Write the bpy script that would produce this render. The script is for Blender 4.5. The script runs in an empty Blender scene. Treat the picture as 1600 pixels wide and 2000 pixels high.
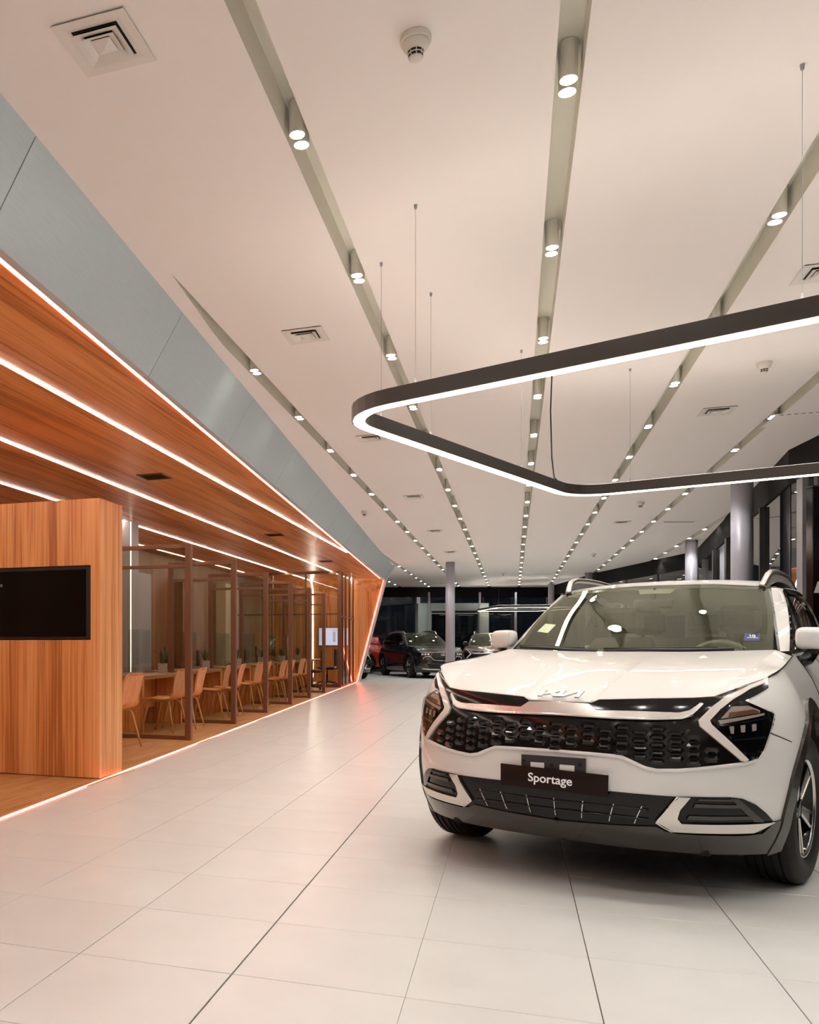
import bpy, bmesh, math, random
import numpy as np
from mathutils import Vector, Matrix
from mathutils.geometry import delaunay_2d_cdt

random.seed(7)
S = bpy.context.scene
C = S.collection
PI = math.pi

# ------------------------------------------------------------------ camera
F_PX, U0, V0, CAM_H = 1690.0, 400.0, 1258.0, 1.17      # focal length, principal column, horizon row (1600x2000 frame), eye height
YAW = math.radians(19.64)
cam_d = bpy.data.cameras.new('camera')
cam = bpy.data.objects.new('camera', cam_d); C.objects.link(cam)
cam_d.sensor_fit = 'HORIZONTAL'; cam_d.sensor_width = 36.0
cam_d.lens = 36.0 * F_PX / 1600.0
cam_d.shift_x = (800.0 - U0) / 1600.0
cam_d.shift_y = (V0 - 1000.0) / 1600.0
cam_d.clip_start = 0.05; cam_d.clip_end = 300
cam.location = (0, 0, CAM_H); cam.rotation_euler = (PI / 2, 0, YAW)
S.camera = cam

# ------------------------------------------------------------------ world and exposure
w = bpy.data.worlds.new('night'); S.world = w; w.use_nodes = True
w.node_tree.nodes['Background'].inputs[0].default_value = (0.012, 0.014, 0.02, 1)
w.node_tree.nodes['Background'].inputs[1].default_value = 1.0
S.view_settings.view_transform = 'Standard'; S.view_settings.look = 'None'
S.view_settings.gamma = 1.0; S.view_settings.use_curve_mapping = False
S.view_settings.exposure = 0.0
S.cycles.use_denoising = True
S.cycles.use_adaptive_sampling = True; S.cycles.adaptive_threshold = 0.2; S.cycles.adaptive_min_samples = 16
S.cycles.max_bounces = 6; S.cycles.diffuse_bounces = 4; S.cycles.glossy_bounces = 3
S.cycles.transparent_max_bounces = 16; S.cycles.transmission_bounces = 4
S.cycles.caustics_reflective = False; S.cycles.caustics_refractive = False
S.cycles.sample_clamp_indirect = 6.0
SPOT_W = 39.0
SPOT_COL = (1.0, 0.98, 0.945)

# ------------------------------------------------------------------ coordinates
cR = np.array([math.cos(YAW), math.sin(YAW)]); cF = np.array([-math.sin(YAW), math.cos(YAW)])
def LD(lat, d):                                     # lateral / depth of the view -> world x, y
    p = cR * lat + cF * d
    return float(p[0]), float(p[1])
def G(u, v, z):                                     # where a sight line meets the level z
    d = (z - CAM_H) * F_PX / (V0 - v)
    x, y = LD((u - U0) / F_PX * d, d)
    return x, y, z

# ------------------------------------------------------------------ helpers
def link(o, parent=None):
    C.objects.link(o)
    if parent is not None: o.parent = parent
    return o
def tag(o, label=None, cat=None, group=None, kind=None):
    if label: o['label'] = label
    if cat: o['category'] = cat
    if group: o['group'] = group
    if kind: o['kind'] = kind
    return o
def empty(name, loc=(0, 0, 0), rz=0.0):
    o = bpy.data.objects.new(name, None); C.objects.link(o)
    o.location = loc; o.rotation_euler = (0, 0, rz); o.empty_display_size = 0.1
    return o
def setmat(o, m):
    if not o.data.materials: o.data.materials.append(None)
    o.material_slots[0].link = 'OBJECT'; o.material_slots[0].material = m
def mesh(name, verts, faces, m, parent=None, smooth=False, loc=None, rot=None):
    me = bpy.data.meshes.new(name)
    me.from_pydata([tuple(map(float, v)) for v in verts], [], [tuple(map(int, f)) for f in faces]); me.update()
    if smooth: me.polygons.foreach_set('use_smooth', [True] * len(me.polygons))
    o = link(bpy.data.objects.new(name, me), parent)
    setmat(o, m)
    if loc is not None: o.location = loc
    if rot is not None: o.rotation_euler = rot
    return o
class MB:
    """collects shapes for ONE mesh"""
    def __init__(s): s.v = []; s.f = []
    def add(s, v, f):
        n = len(s.v); s.v += [tuple(map(float, p)) for p in v]; s.f += [tuple(i + n for i in q) for q in f]; return s
    def box(s, x0, x1, y0, y1, z0, z1):
        return s.add([(x0, y0, z0), (x1, y0, z0), (x1, y1, z0), (x0, y1, z0), (x0, y0, z1), (x1, y0, z1), (x1, y1, z1), (x0, y1, z1)],
                     [(3, 2, 1, 0), (4, 5, 6, 7), (0, 1, 5, 4), (1, 2, 6, 5), (2, 3, 7, 6), (3, 0, 4, 7)])
    def cbox(s, x0, x1, y0, y1, z0, z1, b=0.005):
        bm = bmesh.new(); bmesh.ops.create_cube(bm, size=1)
        for q in bm.verts: q.co = ((x0 + x1) / 2 + q.co.x * (x1 - x0), (y0 + y1) / 2 + q.co.y * (y1 - y0), (z0 + z1) / 2 + q.co.z * (z1 - z0))
        bmesh.ops.bevel(bm, geom=bm.edges[:], offset=b, segments=1, affect='EDGES')
        bm.verts.index_update(); s.add([q.co for q in bm.verts], [[q.index for q in f.verts] for f in bm.faces]); bm.free(); return s
    def hexa(s, b, t):                                  # bottom quad, top quad
        return s.add(list(b) + list(t), [(3, 2, 1, 0), (4, 5, 6, 7), (0, 1, 5, 4), (1, 2, 6, 5), (2, 3, 7, 6), (3, 0, 4, 7)])
    def prism(s, pts, z0, z1):
        n = len(pts)
        if sum(pts[i - 1][0] * pts[i][1] - pts[i][0] * pts[i - 1][1] for i in range(n)) < 0: pts = pts[::-1]
        return s.add([(x, y, z0) for x, y in pts] + [(x, y, z1) for x, y in pts],
            [tuple(range(n))[::-1], tuple(range(n, 2 * n))] + [(i, (i + 1) % n, n + (i + 1) % n, n + i) for i in range(n)])
    def lathe(s, prof, n=24, axis='z', c=(0, 0, 0), cap=True):
        v = []
        for r, h in prof:
            for k in range(n):
                a = 2 * PI * k / n; p = (r * math.cos(a), r * math.sin(a), h)
                if axis == 'y': p = (p[0], p[2], p[1])
                if axis == 'x': p = (p[2], p[0], p[1])
                v.append((p[0] + c[0], p[1] + c[1], p[2] + c[2]))
        f = []
        for i in range(len(prof) - 1):
            for k in range(n):
                f.append((i * n + k, i * n + (k + 1) % n, (i + 1) * n + (k + 1) % n, (i + 1) * n + k))
        if cap:
            f.append(tuple(range(n))[::-1]); f.append(tuple((len(prof) - 1) * n + k for k in range(n)))
        return s.add(v, f)
    def tube(s, pts, r, n=8, cap=True):
        pts = [Vector(p) for p in pts]; rs = r if isinstance(r, (list, tuple)) else [r] * len(pts)
        v = []; up = None
        for i, p in enumerate(pts):
            t = (pts[min(i + 1, len(pts) - 1)] - pts[max(i - 1, 0)]).normalized()
            if up is None:
                a = Vector((0, 0, 1)) if abs(t.z) < 0.9 else Vector((1, 0, 0)); up = t.cross(a).normalized()
            up = (up - t * up.dot(t)).normalized(); b = t.cross(up)
            for k in range(n):
                a = 2 * PI * k / n; v.append(p + (up * math.cos(a) + b * math.sin(a)) * rs[i])
        f = []
        for i in range(len(pts) - 1):
            for k in range(n):
                f.append((i * n + k, i * n + (k + 1) % n, (i + 1) * n + (k + 1) % n, (i + 1) * n + k))
        if cap: f.append(tuple(range(n))[::-1]); f.append(tuple((len(pts) - 1) * n + k for k in range(n)))
        return s.add(v, f)
    def grid(s, P, flip=False):
        a, b = P.shape[:2]; v = P.reshape(-1, 3); f = []
        for i in range(a - 1):
            for j in range(b - 1):
                q = (i * b + j, i * b + j + 1, (i + 1) * b + j + 1, (i + 1) * b + j)
                f.append(q[::-1] if flip else q)
        return s.add(v, f)
    def build(s, name, m, parent=None, smooth=False, loc=None, rot=None):
        return mesh(name, s.v, s.f, m, parent, smooth, loc, rot)
def copy_tree(o, parent=None, swap=None, skip=()):
    c = o.copy(); C.objects.link(c); c.parent = parent
    if swap and c.type == 'MESH':
        m = c.material_slots[0].material
        if m in swap: c.material_slots[0].material = swap[m]
    for ch in list(o.children):
        if ch.name.split('.')[0] in skip: continue
        copy_tree(ch, c, swap, skip)
    return c
def text_mesh(name, body, size, m, parent, mat4, ext=0.002, bold=0.0, spacing=1.0):
    cu = bpy.data.curves.new('t', 'FONT'); cu.body = body; cu.size = size; cu.extrude = ext; cu.offset = bold
    cu.align_x = 'CENTER'; cu.align_y = 'CENTER'; cu.space_character = spacing
    t = bpy.data.objects.new('t', cu); C.objects.link(t)
    dg = bpy.context.evaluated_depsgraph_get()
    me = bpy.data.meshes.new_from_object(t.evaluated_get(dg)); bpy.data.objects.remove(t); bpy.data.curves.remove(cu)
    me.name = name; me.transform(mat4)
    o = link(bpy.data.objects.new(name, me), parent); me.materials.clear(); setmat(o, m)
    return o

# ------------------------------------------------------------------ materials
def mat(name, col, rough=0.5, metal=0.0, coat=0.0, emit=None, estr=0.0, spec=0.5, coat_r=0.03):
    m = bpy.data.materials.new(name); m.use_nodes = True
    b = m.node_tree.nodes['Principled BSDF']
    b.inputs['Base Color'].default_value = (*col, 1); b.inputs['Roughness'].default_value = rough
    b.inputs['Metallic'].default_value = metal; b.inputs['Coat Weight'].default_value = coat; b.inputs['Coat Roughness'].default_value = coat_r
    b.inputs['Specular IOR Level'].default_value = spec
    if emit: b.inputs['Emission Color'].default_value = (*emit, 1); b.inputs['Emission Strength'].default_value = estr
    return m
def nodes(m):
    nt = m.node_tree; return nt, nt.nodes['Principled BSDF']
def noisy(name, c1, c2, scale=(1, 1, 1), rough=0.5, detail=4, bump=0.0, metal=0.0, coat=0.0, r2=None, lo=0.3, hi=0.7, rnd=0.0, nscale=5.0):
    m = mat(name, c1, rough, metal, coat); nt, b = nodes(m); N = nt.nodes; L = nt.links
    tc = N.new('ShaderNodeTexCoord'); mp = N.new('ShaderNodeMapping'); mp.inputs['Scale'].default_value = scale
    ns = N.new('ShaderNodeTexNoise'); ns.inputs['Scale'].default_value = nscale; ns.inputs['Detail'].default_value = detail
    L.new(tc.outputs['Object'], mp.inputs[0])
    if rnd:
        oi = N.new('ShaderNodeObjectInfo'); va = N.new('ShaderNodeVectorMath'); va.operation = 'ADD'
        sc = N.new('ShaderNodeVectorMath'); sc.operation = 'SCALE'; sc.inputs['Scale'].default_value = 37.0
        cb = N.new('ShaderNodeCombineXYZ'); L.new(oi.outputs['Random'], cb.inputs[0]); L.new(oi.outputs['Random'], cb.inputs[1])
        L.new(cb.outputs[0], sc.inputs[0]); L.new(mp.outputs[0], va.inputs[0]); L.new(sc.outputs[0], va.inputs[1]); L.new(va.outputs[0], ns.inputs['Vector'])
    else: L.new(mp.outputs[0], ns.inputs['Vector'])
    cr = N.new('ShaderNodeValToRGB'); cr.color_ramp.elements[0].position = lo; cr.color_ramp.elements[1].position = hi
    cr.color_ramp.elements[0].color = (*c1, 1); cr.color_ramp.elements[1].color = (*c2, 1)
    L.new(ns.outputs['Fac'], cr.inputs[0])
    out = cr.outputs[0]
    if rnd:
        hs = N.new('ShaderNodeHueSaturation'); mr = N.new('ShaderNodeMapRange'); mr.inputs['To Min'].default_value = 1 - rnd; mr.inputs['To Max'].default_value = 1 + rnd
        L.new(oi.outputs['Random'], mr.inputs[0]); L.new(mr.outputs[0], hs.inputs['Value']); L.new(out, hs.inputs['Color']); out = hs.outputs[0]
    L.new(out, b.inputs['Base Color'])
    if r2 is not None:
        mr = N.new('ShaderNodeMapRange'); mr.inputs['To Min'].default_value = rough; mr.inputs['To Max'].default_value = r2
        L.new(ns.outputs['Fac'], mr.inputs[0]); L.new(mr.outputs[0], b.inputs['Roughness'])
    if bump:
        bp = N.new('ShaderNodeBump'); bp.inputs['Strength'].default_value = bump; bp.inputs['Distance'].default_value = 0.002
        L.new(ns.outputs['Fac'], bp.inputs['Height']); L.new(bp.outputs[0], b.inputs['Normal'])
    return m
def wood(name, dark, mid, light, axis='z', rough=0.4, fine=60.0, broad=7.0, along=0.5, coat=0.0, rnd=0.0):
    """straight veneer: grain lines run along `axis`"""
    m = mat(name, mid, rough, coat=coat); nt, b = nodes(m); N = nt.nodes; L = nt.links
    tc = N.new('ShaderNodeTexCoord')
    def nz(k, al, detail, dist):
        mp = N.new('ShaderNodeMapping'); sc = [k, k, k]; sc['xyz'.index(axis)] = al; mp.inputs['Scale'].default_value = sc
        n = N.new('ShaderNodeTexNoise'); n.inputs['Scale'].default_value = 1.0; n.inputs['Detail'].default_value = detail; n.inputs['Distortion'].default_value = dist
        if rnd:
            oi = N.new('ShaderNodeObjectInfo'); cb = N.new('ShaderNodeCombineXYZ'); ma = N.new('ShaderNodeMath'); ma.operation = 'MULTIPLY'; ma.inputs[1].default_value = 91.0
            L.new(oi.outputs['Random'], ma.inputs[0])
            for q in range(3): L.new(ma.outputs[0], cb.inputs[q])
            L.new(cb.outputs[0], mp.inputs['Location'])
        L.new(tc.outputs['Object'], mp.inputs[0]); L.new(mp.outputs[0], n.inputs['Vector']); return n
    a = nz(broad, along, 3.0, 0.6); f = nz(fine, along * 2.5, 2.0, 0.2)
    mx = N.new('ShaderNodeMix'); mx.data_type = 'FLOAT'; mx.inputs[0].default_value = 0.45
    L.new(a.outputs['Fac'], mx.inputs[2]); L.new(f.outputs['Fac'], mx.inputs[3])
    cr = N.new('ShaderNodeValToRGB'); e = cr.color_ramp.elements
    e[0].position = 0.39; e[0].color = (*dark, 1); e[1].position = 0.62; e[1].color = (*light, 1)
    k = e.new(0.5); k.color = (*mid, 1)
    L.new(mx.outputs[0], cr.inputs[0]); L.new(cr.outputs[0], b.inputs['Base Color'])
    return m
def glass(name, tint=(0.9, 0.95, 0.92), ior=1.5, rough=0.0, boost=0.0, sheen=(1, 1, 1)):
    """thin pane: lets light through, mirrors by angle"""
    m = bpy.data.materials.new(name); m.use_nodes = True; nt = m.node_tree; N = nt.nodes; L = nt.links
    N.remove(N['Principled BSDF']); o = N['Material Output']
    t = N.new('ShaderNodeBsdfTransparent'); t.inputs[0].default_value = (*tint, 1)
    g = N.new('ShaderNodeBsdfGlossy'); g.inputs['Roughness'].default_value = rough; g.inputs['Color'].default_value = (*sheen, 1)
    fr = N.new('ShaderNodeFresnel'); fr.inputs['IOR'].default_value = ior
    mx = N.new('ShaderNodeMixShader'); fac = fr.outputs[0]
    if boost:
        ad = N.new('ShaderNodeMath'); ad.operation = 'ADD'; ad.inputs[1].default_value = boost; ad.use_clamp = True
        L.new(fac, ad.inputs[0]); fac = ad.outputs[0]
    ge = N.new('ShaderNodeNewGeometry'); sb = N.new('ShaderNodeMath'); sb.operation = 'SUBTRACT'; sb.inputs[0].default_value = 1.0; L.new(ge.outputs['Backfacing'], sb.inputs[1])
    mu = N.new('ShaderNodeMath'); mu.operation = 'MULTIPLY'; L.new(fac, mu.inputs[0]); L.new(sb.outputs[0], mu.inputs[1]); fac = mu.outputs[0]   # a sheet mirrors at its outer faces
    L.new(fac, mx.inputs[0]); L.new(t.outputs[0], mx.inputs[1]); L.new(g.outputs[0], mx.inputs[2]); L.new(mx.outputs[0], o.inputs[0])
    return m
def led(name, col, strength):
    return mat(name, (0.8, 0.8, 0.8), 0.5, emit=col, estr=strength)

M = {}
M['ceil'] = noisy('ceiling_paint', (0.92, 0.865, 0.83), (0.93, 0.875, 0.84), rough=0.85, nscale=0.8)
M['slot'] = mat('slot_paint', (0.86, 0.83, 0.74), 0.7)
M['tile'] = noisy('porcelain_tile', (0.58, 0.585, 0.56), (0.64, 0.645, 0.62), rough=0.29, detail=8, rnd=0.018, nscale=3.5, lo=0.2, hi=0.8)
M['grout'] = mat('grout', (0.10, 0.085, 0.07), 0.9)
M['fascia'] = noisy('brushed_panel', (0.60, 0.685, 0.73), (0.64, 0.725, 0.77), scale=(4, 4, 60), rough=0.36, metal=0.25, nscale=2.0)
M['wood_ceil'] = wood('veneer_ceiling', (0.36, 0.105, 0.027), (0.70, 0.255, 0.08), (0.85, 0.36, 0.125), 'y', 0.32, 40, 5, 0.25)
M['wood_z'] = wood('veneer_upright', (0.48, 0.165, 0.046), (0.80, 0.345, 0.115), (0.90, 0.48, 0.20), 'z', 0.42, 50, 6, 0.3)
M['wood_dark'] = wood('veneer_back_wall', (0.15, 0.065, 0.026), (0.23, 0.11, 0.045), (0.29, 0.145, 0.062), 'z', 0.4, 60, 14, 0.3)
M['wood_y'] = wood('veneer_desk', (0.30, 0.14, 0.055), (0.42, 0.21, 0.09), (0.50, 0.27, 0.125), 'y', 0.4, 60, 9, 0.6)
M['plank'] = wood('oak_floor', (0.34, 0.16, 0.05), (0.48, 0.25, 0.09), (0.56, 0.31, 0.125), 'y', 0.35, 60, 10, 0.9, rnd=1)
M['bronze'] = mat('bronze_frame', (0.20, 0.095, 0.055), 0.38, 0.35)
M['ply'] = wood('chair_ply', (0.62, 0.24, 0.07), (0.74, 0.31, 0.10), (0.80, 0.36, 0.13), 'z', 0.4, 60, 10, 1.5)
M['ply_leg'] = wood('chair_leg_wood', (0.45, 0.22, 0.07), (0.58, 0.31, 0.10), (0.64, 0.36, 0.13), 'z', 0.4, 60, 10, 2)
M['dark'] = mat('charcoal_plastic', (0.02, 0.02, 0.022), 0.45)
M['black_lacquer'] = mat('black_lacquer', (0.004, 0.004, 0.004), 0.16, spec=0.3)
M['graphite'] = mat('graphite_paint', (0.035, 0.028, 0.022), 0.42)
M['column'] = mat('column_paint', (0.38, 0.37, 0.42), 0.4)
M['mullion'] = mat('aluminium_grey', (0.33, 0.33, 0.35), 0.4, 0.3)
M['mullion_dark'] = mat('aluminium_dark', (0.05, 0.048, 0.05), 0.4, 0.3)
M['header'] = mat('header_black', (0.006, 0.005, 0.005), 0.6, spec=0.1)
M['pane'] = glass('facade_glass', (0.55, 0.58, 0.58), 1.5, 0, 0.0)
M['pane_side'] = glass('side_facade_glass', (0.45, 0.48, 0.48), 1.5, 0, 0.08)  # mirror share raised so these panes reflect more of the ceiling
M['clear'] = glass('clear_glass', (0.86, 0.88, 0.85), 1.5)
M['acrylic'] = glass('acrylic_sheet', (0.93, 0.95, 0.94), 1.5, 0, 0.03)
M['windscreen'] = glass('windscreen_glass', (0.88, 0.95, 0.80), 1.5, 0, 0.11, (0.92, 1.0, 0.84))
M['tinted'] = glass('tinted_glass', (0.16, 0.17, 0.16), 1.5, 0, 0.04)
M['white_plastic'] = mat('white_plastic', (0.74, 0.70, 0.62), 0.45)
M['vent'] = mat('vent_enamel', (0.80, 0.76, 0.71), 0.5)
M['vent_dark'] = mat('duct_dark', (0.015, 0.013, 0.012), 0.8)
M['lamp'] = led('spot_lens', (1.0, 0.93, 0.84), 60.0)
M['strip'] = led('strip_white', (1.0, 0.90, 0.80), 40.0)
M['strip_red'] = led('strip_red', (1.0, 0.10, 0.065), 17.0)
M['strip_pink'] = led('strip_pink', (1.0, 0.15, 0.11), 7.0)
M['ring_led'] = led('ring_led', (1.0, 0.84, 0.64), 8.0)
M['ring_fill'] = led('added_ceiling_fill', (1.0, 0.90, 0.80), 8.5)  # upward glow added to brighten the ceiling
M['chrome'] = mat('chrome', (0.75, 0.74, 0.72), 0.12, 1.0)
M['satin'] = mat('satin_silver', (0.66, 0.62, 0.58), 0.27, 1.0)
M['paper'] = mat('paper', (0.78, 0.80, 0.74), 0.7)
M['pot'] = noisy('pot_concrete', (0.36, 0.34, 0.31), (0.46, 0.44, 0.41), rough=0.8, nscale=40)
M['leaf'] = noisy('leaf_green', (0.03, 0.07, 0.02), (0.06, 0.11, 0.03), rough=0.5, nscale=8)
M['cable'] = mat('cable_black', (0.02, 0.02, 0.02), 0.6)
M['cream'] = mat('cream_panel', (0.72, 0.60, 0.42), 0.5)
M['greyp'] = mat('grey_panel', (0.36, 0.35, 0.36), 0.4)
M['screen_off'] = mat('screen_off', (0.004, 0.004, 0.004), 0.08)
M['screen_on'] = led('screen_lit', (0.55, 0.62, 0.95), 0.9)
M['screen_ink'] = led('screen_ink', (0.30, 0.34, 0.60), 0.6)
M['frost'] = mat('frosted_glass_panel', (0.36, 0.42, 0.40), 0.25)
M['asphalt'] = noisy('asphalt', (0.012, 0.012, 0.013), (0.02, 0.02, 0.02), rough=0.9, nscale=60)
M['white_letter'] = mat('white_letter', (0.85, 0.85, 0.85), 0.4)

# ------------------------------------------------------------------ the hall
ZC, ZW = 3.55, 3.13                                   # white ceiling, timber ceiling
def floorX(y): return -3.350 - 0.0601 * (y - 7.169)   # front line of the timber pavilion on the floor
def ceilX(y): return -2.652 - 0.0577 * (y - 8.357)    # the same at its ceiling
def fasX(y): return -2.224 - 0.0584 * (y - 5.690)     # where the grey fascia meets the white ceiling
YEND = 26.45
FAC = [(-5.0, 5.2), (4.0, 4.6), (9.0, 3.75), (11.6, 3.30), (12.4, 3.20), (25.1, 4.40), (31.6, 2.62), (38.9, 1.37), (60, -2.0)]
def facX(y): return float(np.interp(y, [p[0] for p in FAC], [p[1] for p in FAC]))
ST = 'structure'

# floor: bed, then tiles
o = MB().box(-8.5, 6.5, -5.0, 42, -0.05, -0.006).build('floor', M['grout']); tag(o, 'large beige porcelain tiles with thin dark joints', kind=ST)
floor = o
TS, TX0, TY0 = 0.603, -0.943, 2.922
tm = MB().cbox(0, TS - 0.0035, 0, TS - 0.0035, -0.006, 0.0, 0.0012)
tile_mesh = None
def seen(x, y, z=0.0, m=60):
    lat = x * cR[0] + y * cR[1]; d = x * cF[0] + y * cF[1]
    if d < 0.5: return None
    u = U0 + F_PX * lat / d; v = V0 - F_PX * (z - CAM_H) / d
    return (u, v, d) if -m < u < 1600 + m and -m < v < 2000 + m else None
cells = []
for i in range(-12, 14):
    for j in range(-13, 64):
        x, y = TX0 + i * TS, TY0 + j * TS
        if x + TS < floorX(y) - 0.02 and y < YEND - 0.3: continue
        if x > facX(y) + 0.1: continue
        vis = [s_ for s_ in (seen(x + a, y + b) for a in (0, TS) for b in (0, TS)) if s_]
        cells.append((min(s_[2] for s_ in vis) if vis else 1e3 + y * y, x, y))
cells.sort()
rest = MB()
for n, (d, x, y) in enumerate(cells):
    gx = 0.0025 if abs(x - TX0) < 0.01 else 0.0          # the wider movement joint
    if n < 300 and d < 1e3:
        if tile_mesh is None:
            t = tm.build('tile', M['tile'], floor); tile_mesh = t.data
        else:
            t = link(bpy.data.objects.new('tile', tile_mesh), floor); setmat(t, M['tile'])
        t.location = (x + 0.002 + gx, y + 0.002, 0)
    else:
        rest.add([(x + 0.002 + gx, y + 0.002, 0), (x + TS - 0.002, y + 0.002, 0), (x + TS - 0.002, y + TS - 0.002, 0), (x + 0.002 + gx, y + TS - 0.002, 0)], [(0, 1, 2, 3)])
tag(rest.build('tile_field', M['tile'], floor), kind='stuff')
tag(MB().box(-60, 60, -30, 120, -0.3, -0.06).build('ground_outside', M['asphalt']), 'dark asphalt outside the glass', kind=ST)

# white ceiling, one sheet with sunk lighting slots
SLX = [0.219 + 1.172 * (k - 3) for k in range(-1, 7)]; SW, SD = 0.055, 0.16
prof = [(-8.4, 0, 0)]
for x in SLX: prof += [(x - SW, 0, 0), (x - SW, SD, 1), (x + SW, SD, 1), (x + SW, 0, 1)]
prof += [(6.0, 0, 0)]
rows = [-5.0, 0.0, 2.5, 4.0, 5.14, 5.16] + list(np.arange(5.4, 26.2, 0.4)) + [YEND - 0.01, YEND + 0.01] + list(np.arange(26.8, 42, 0.8))
V = []; Fc = []; Mi = []
for y in rows:
    lo = fasX(y) - 0.03 if y < YEND else -8.4
    f1 = min(1.0, max(0.0, (y - 5.15) / 1.3))
    for x, h, _ in prof:
        if abs(x - SLX[2]) < 0.07: x = SLX[2] + SW - (SLX[2] + SW - x) * f1; h = h if f1 > 0 else 0.0
        V.append((min(max(x, lo), facX(y) + 0.05), y, ZC + h))
n = len(prof)
for i in range(len(rows) - 1):
    for j in range(n - 1):
        Fc.append((i * n + j, i * n + j + 1, (i + 1) * n + j + 1, (i + 1) * n + j)[::-1]); Mi.append(1 if prof[j + 1][2] and (prof[j][2] or prof[j + 1][1]) else 0)
o = mesh('ceiling', V, Fc, M['ceil']); o.data.materials.append(M['slot']); o.data.polygons.foreach_set('material_index', Mi)
tag(o, 'smooth white ceiling cut by long lighting slots', kind=ST)
o = MB().box(-9, 7, -5.2, 42, ZC + SD + 0.02, ZC + SD + 0.2).build('roof_slab', M['vent_dark']); tag(o, 'slab above the ceiling', kind=ST)
tag(MB().box(-9, 7, -5.2, -5.0, 0, ZC).build('wall_back', M['ceil']), 'plain white wall behind the viewpoint', kind=ST)

# grey fascia of the pavilion: panels with open joints
fa = empty('wall_fascia', (0, 0, 0)); tag(fa, 'brushed blue-grey fascia panels over the timber pavilion', kind=ST)
yj = [-1.0, 1.30] + [3.55 + 2.25 * k for k in range(11)]
yj[-1] = YEND
for a, b in zip(yj[:-1], yj[1:]):
    a2, b2 = a + 0.004, b - 0.004
    MB().hexa([(ceilX(a2), a2, ZW - 0.01), (ceilX(b2), b2, ZW - 0.01), (ceilX(b2) - 0.05, b2, ZW - 0.01), (ceilX(a2) - 0.05, a2, ZW - 0.01)],
              [(fasX(a2), a2, ZC + 0.01), (fasX(b2), b2, ZC + 0.01), (fasX(b2) - 0.08, b2, ZC + 0.01), (fasX(a2) - 0.08, a2, ZC + 0.01)]).build('panel', M['fascia'], fa)
MB().hexa([(ceilX(-1) - 0.06, -1, ZW), (ceilX(YEND) - 0.06, YEND, ZW), (ceilX(YEND) - 0.09, YEND, ZW), (ceilX(-1) - 0.09, -1, ZW)],
          [(fasX(-1) - 0.09, -1, ZC), (fasX(YEND) - 0.09, YEND, ZC), (fasX(YEND) - 0.12, YEND, ZC), (fasX(-1) - 0.12, -1, ZC)]).build('backing', M['dark'], fa)

# timber ceiling of the pavilion, curving down into its end wall
XB = -7.3                                               # back wall of the pavilion
RC = 0.45
path = [(-1.0, ZW), (YEND - RC - 0.02, ZW)] + [(YEND - RC + RC * math.sin(a), ZW - RC + RC * math.cos(a)) for a in np.linspace(0, PI / 2, 9)] + [(YEND, 0.0)]
def frontX(y, z):
    t = max(0.0, min(1.0, z / ZW)); return floorX(y) * (1 - t) + ceilX(y) * t
o = MB().hexa([(XB, -1, ZW), (ceilX(-1) - 0.005, -1, ZW), (ceilX(YEND - RC) - 0.005, YEND - RC, ZW), (XB, YEND - RC, ZW)],
              [(XB, -1, ZW + 0.06), (ceilX(-1) - 0.05, -1, ZW + 0.06), (ceilX(YEND - RC) - 0.05, YEND - RC, ZW + 0.06), (XB, YEND - RC, ZW + 0.06)]).build('ceiling_pavilion', M['wood_ceil'])
tag(o, 'orange-brown veneer ceiling of the pavilion', kind=ST)
P = []
for y, z in path[2:]:
    P.append([(x, y, z) for x in np.linspace(XB, frontX(y, z) - 0.004, 12)])
P2 = [[(x, y + 0.1, max(z, 0)) for x, y, z in r] for r in P]
b = MB(); b.grid(np.array(P)); b.grid(np.array(P2), True)
n = len(P)
edge = [r[-1] for r in P]; edge2 = [r[-1] for r in P2]
b.grid(np.array([edge, edge2]))
o = b.build('wall_end', M['wood_z'], smooth=False); tag(o, 'curved veneer end wall of the pavilion, lit red at its edge', kind=ST)
# portal edge trim
b = MB()
for z0, z1 in [(0, ZW), (ZW, ZC)]:
    def ex(z): return frontX(YEND, z) if z <= ZW else ceilX(YEND) + (fasX(YEND) - ceilX(YEND)) * (z - ZW) / (ZC - ZW)
    b.hexa([(ex(z0) - 0.0, YEND, z0), (ex(z0) + 0.07, YEND + 0.0, z0), (ex(z0) + 0.07, YEND + 0.22, z0), (ex(z0) - 0.0, YEND + 0.22, z0)],
           [(ex(z1) - 0.0, YEND, z1), (ex(z1) + 0.07, YEND + 0.0, z1), (ex(z1) + 0.07, YEND + 0.22, z1), (ex(z1) - 0.0, YEND + 0.22, z1)])
tag(b.build('trim_1', M['fascia']), 'grey metal edge of the slanted portal', kind=ST)
o = MB().box(XB - 6, XB + 0.5, YEND + 0.12, YEND + 0.3, 0, ZC).build('wall_left_far', M['dark']); tag(o, 'dark wall behind the pavilion', kind=ST)
o = MB().box(XB - 0.15, XB, -1, YEND + 0.1, 0, ZW).build('wall_left', M['wood_dark']); tag(o, 'brown veneer back wall behind the desks', kind=ST)
o = MB().box(XB - 0.15, -2.0, -1.15, -1.0, 0, ZC).build('wall_left_near', M['wood_dark']); tag(o, 'veneer wall closing the pavilion', kind=ST)

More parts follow.
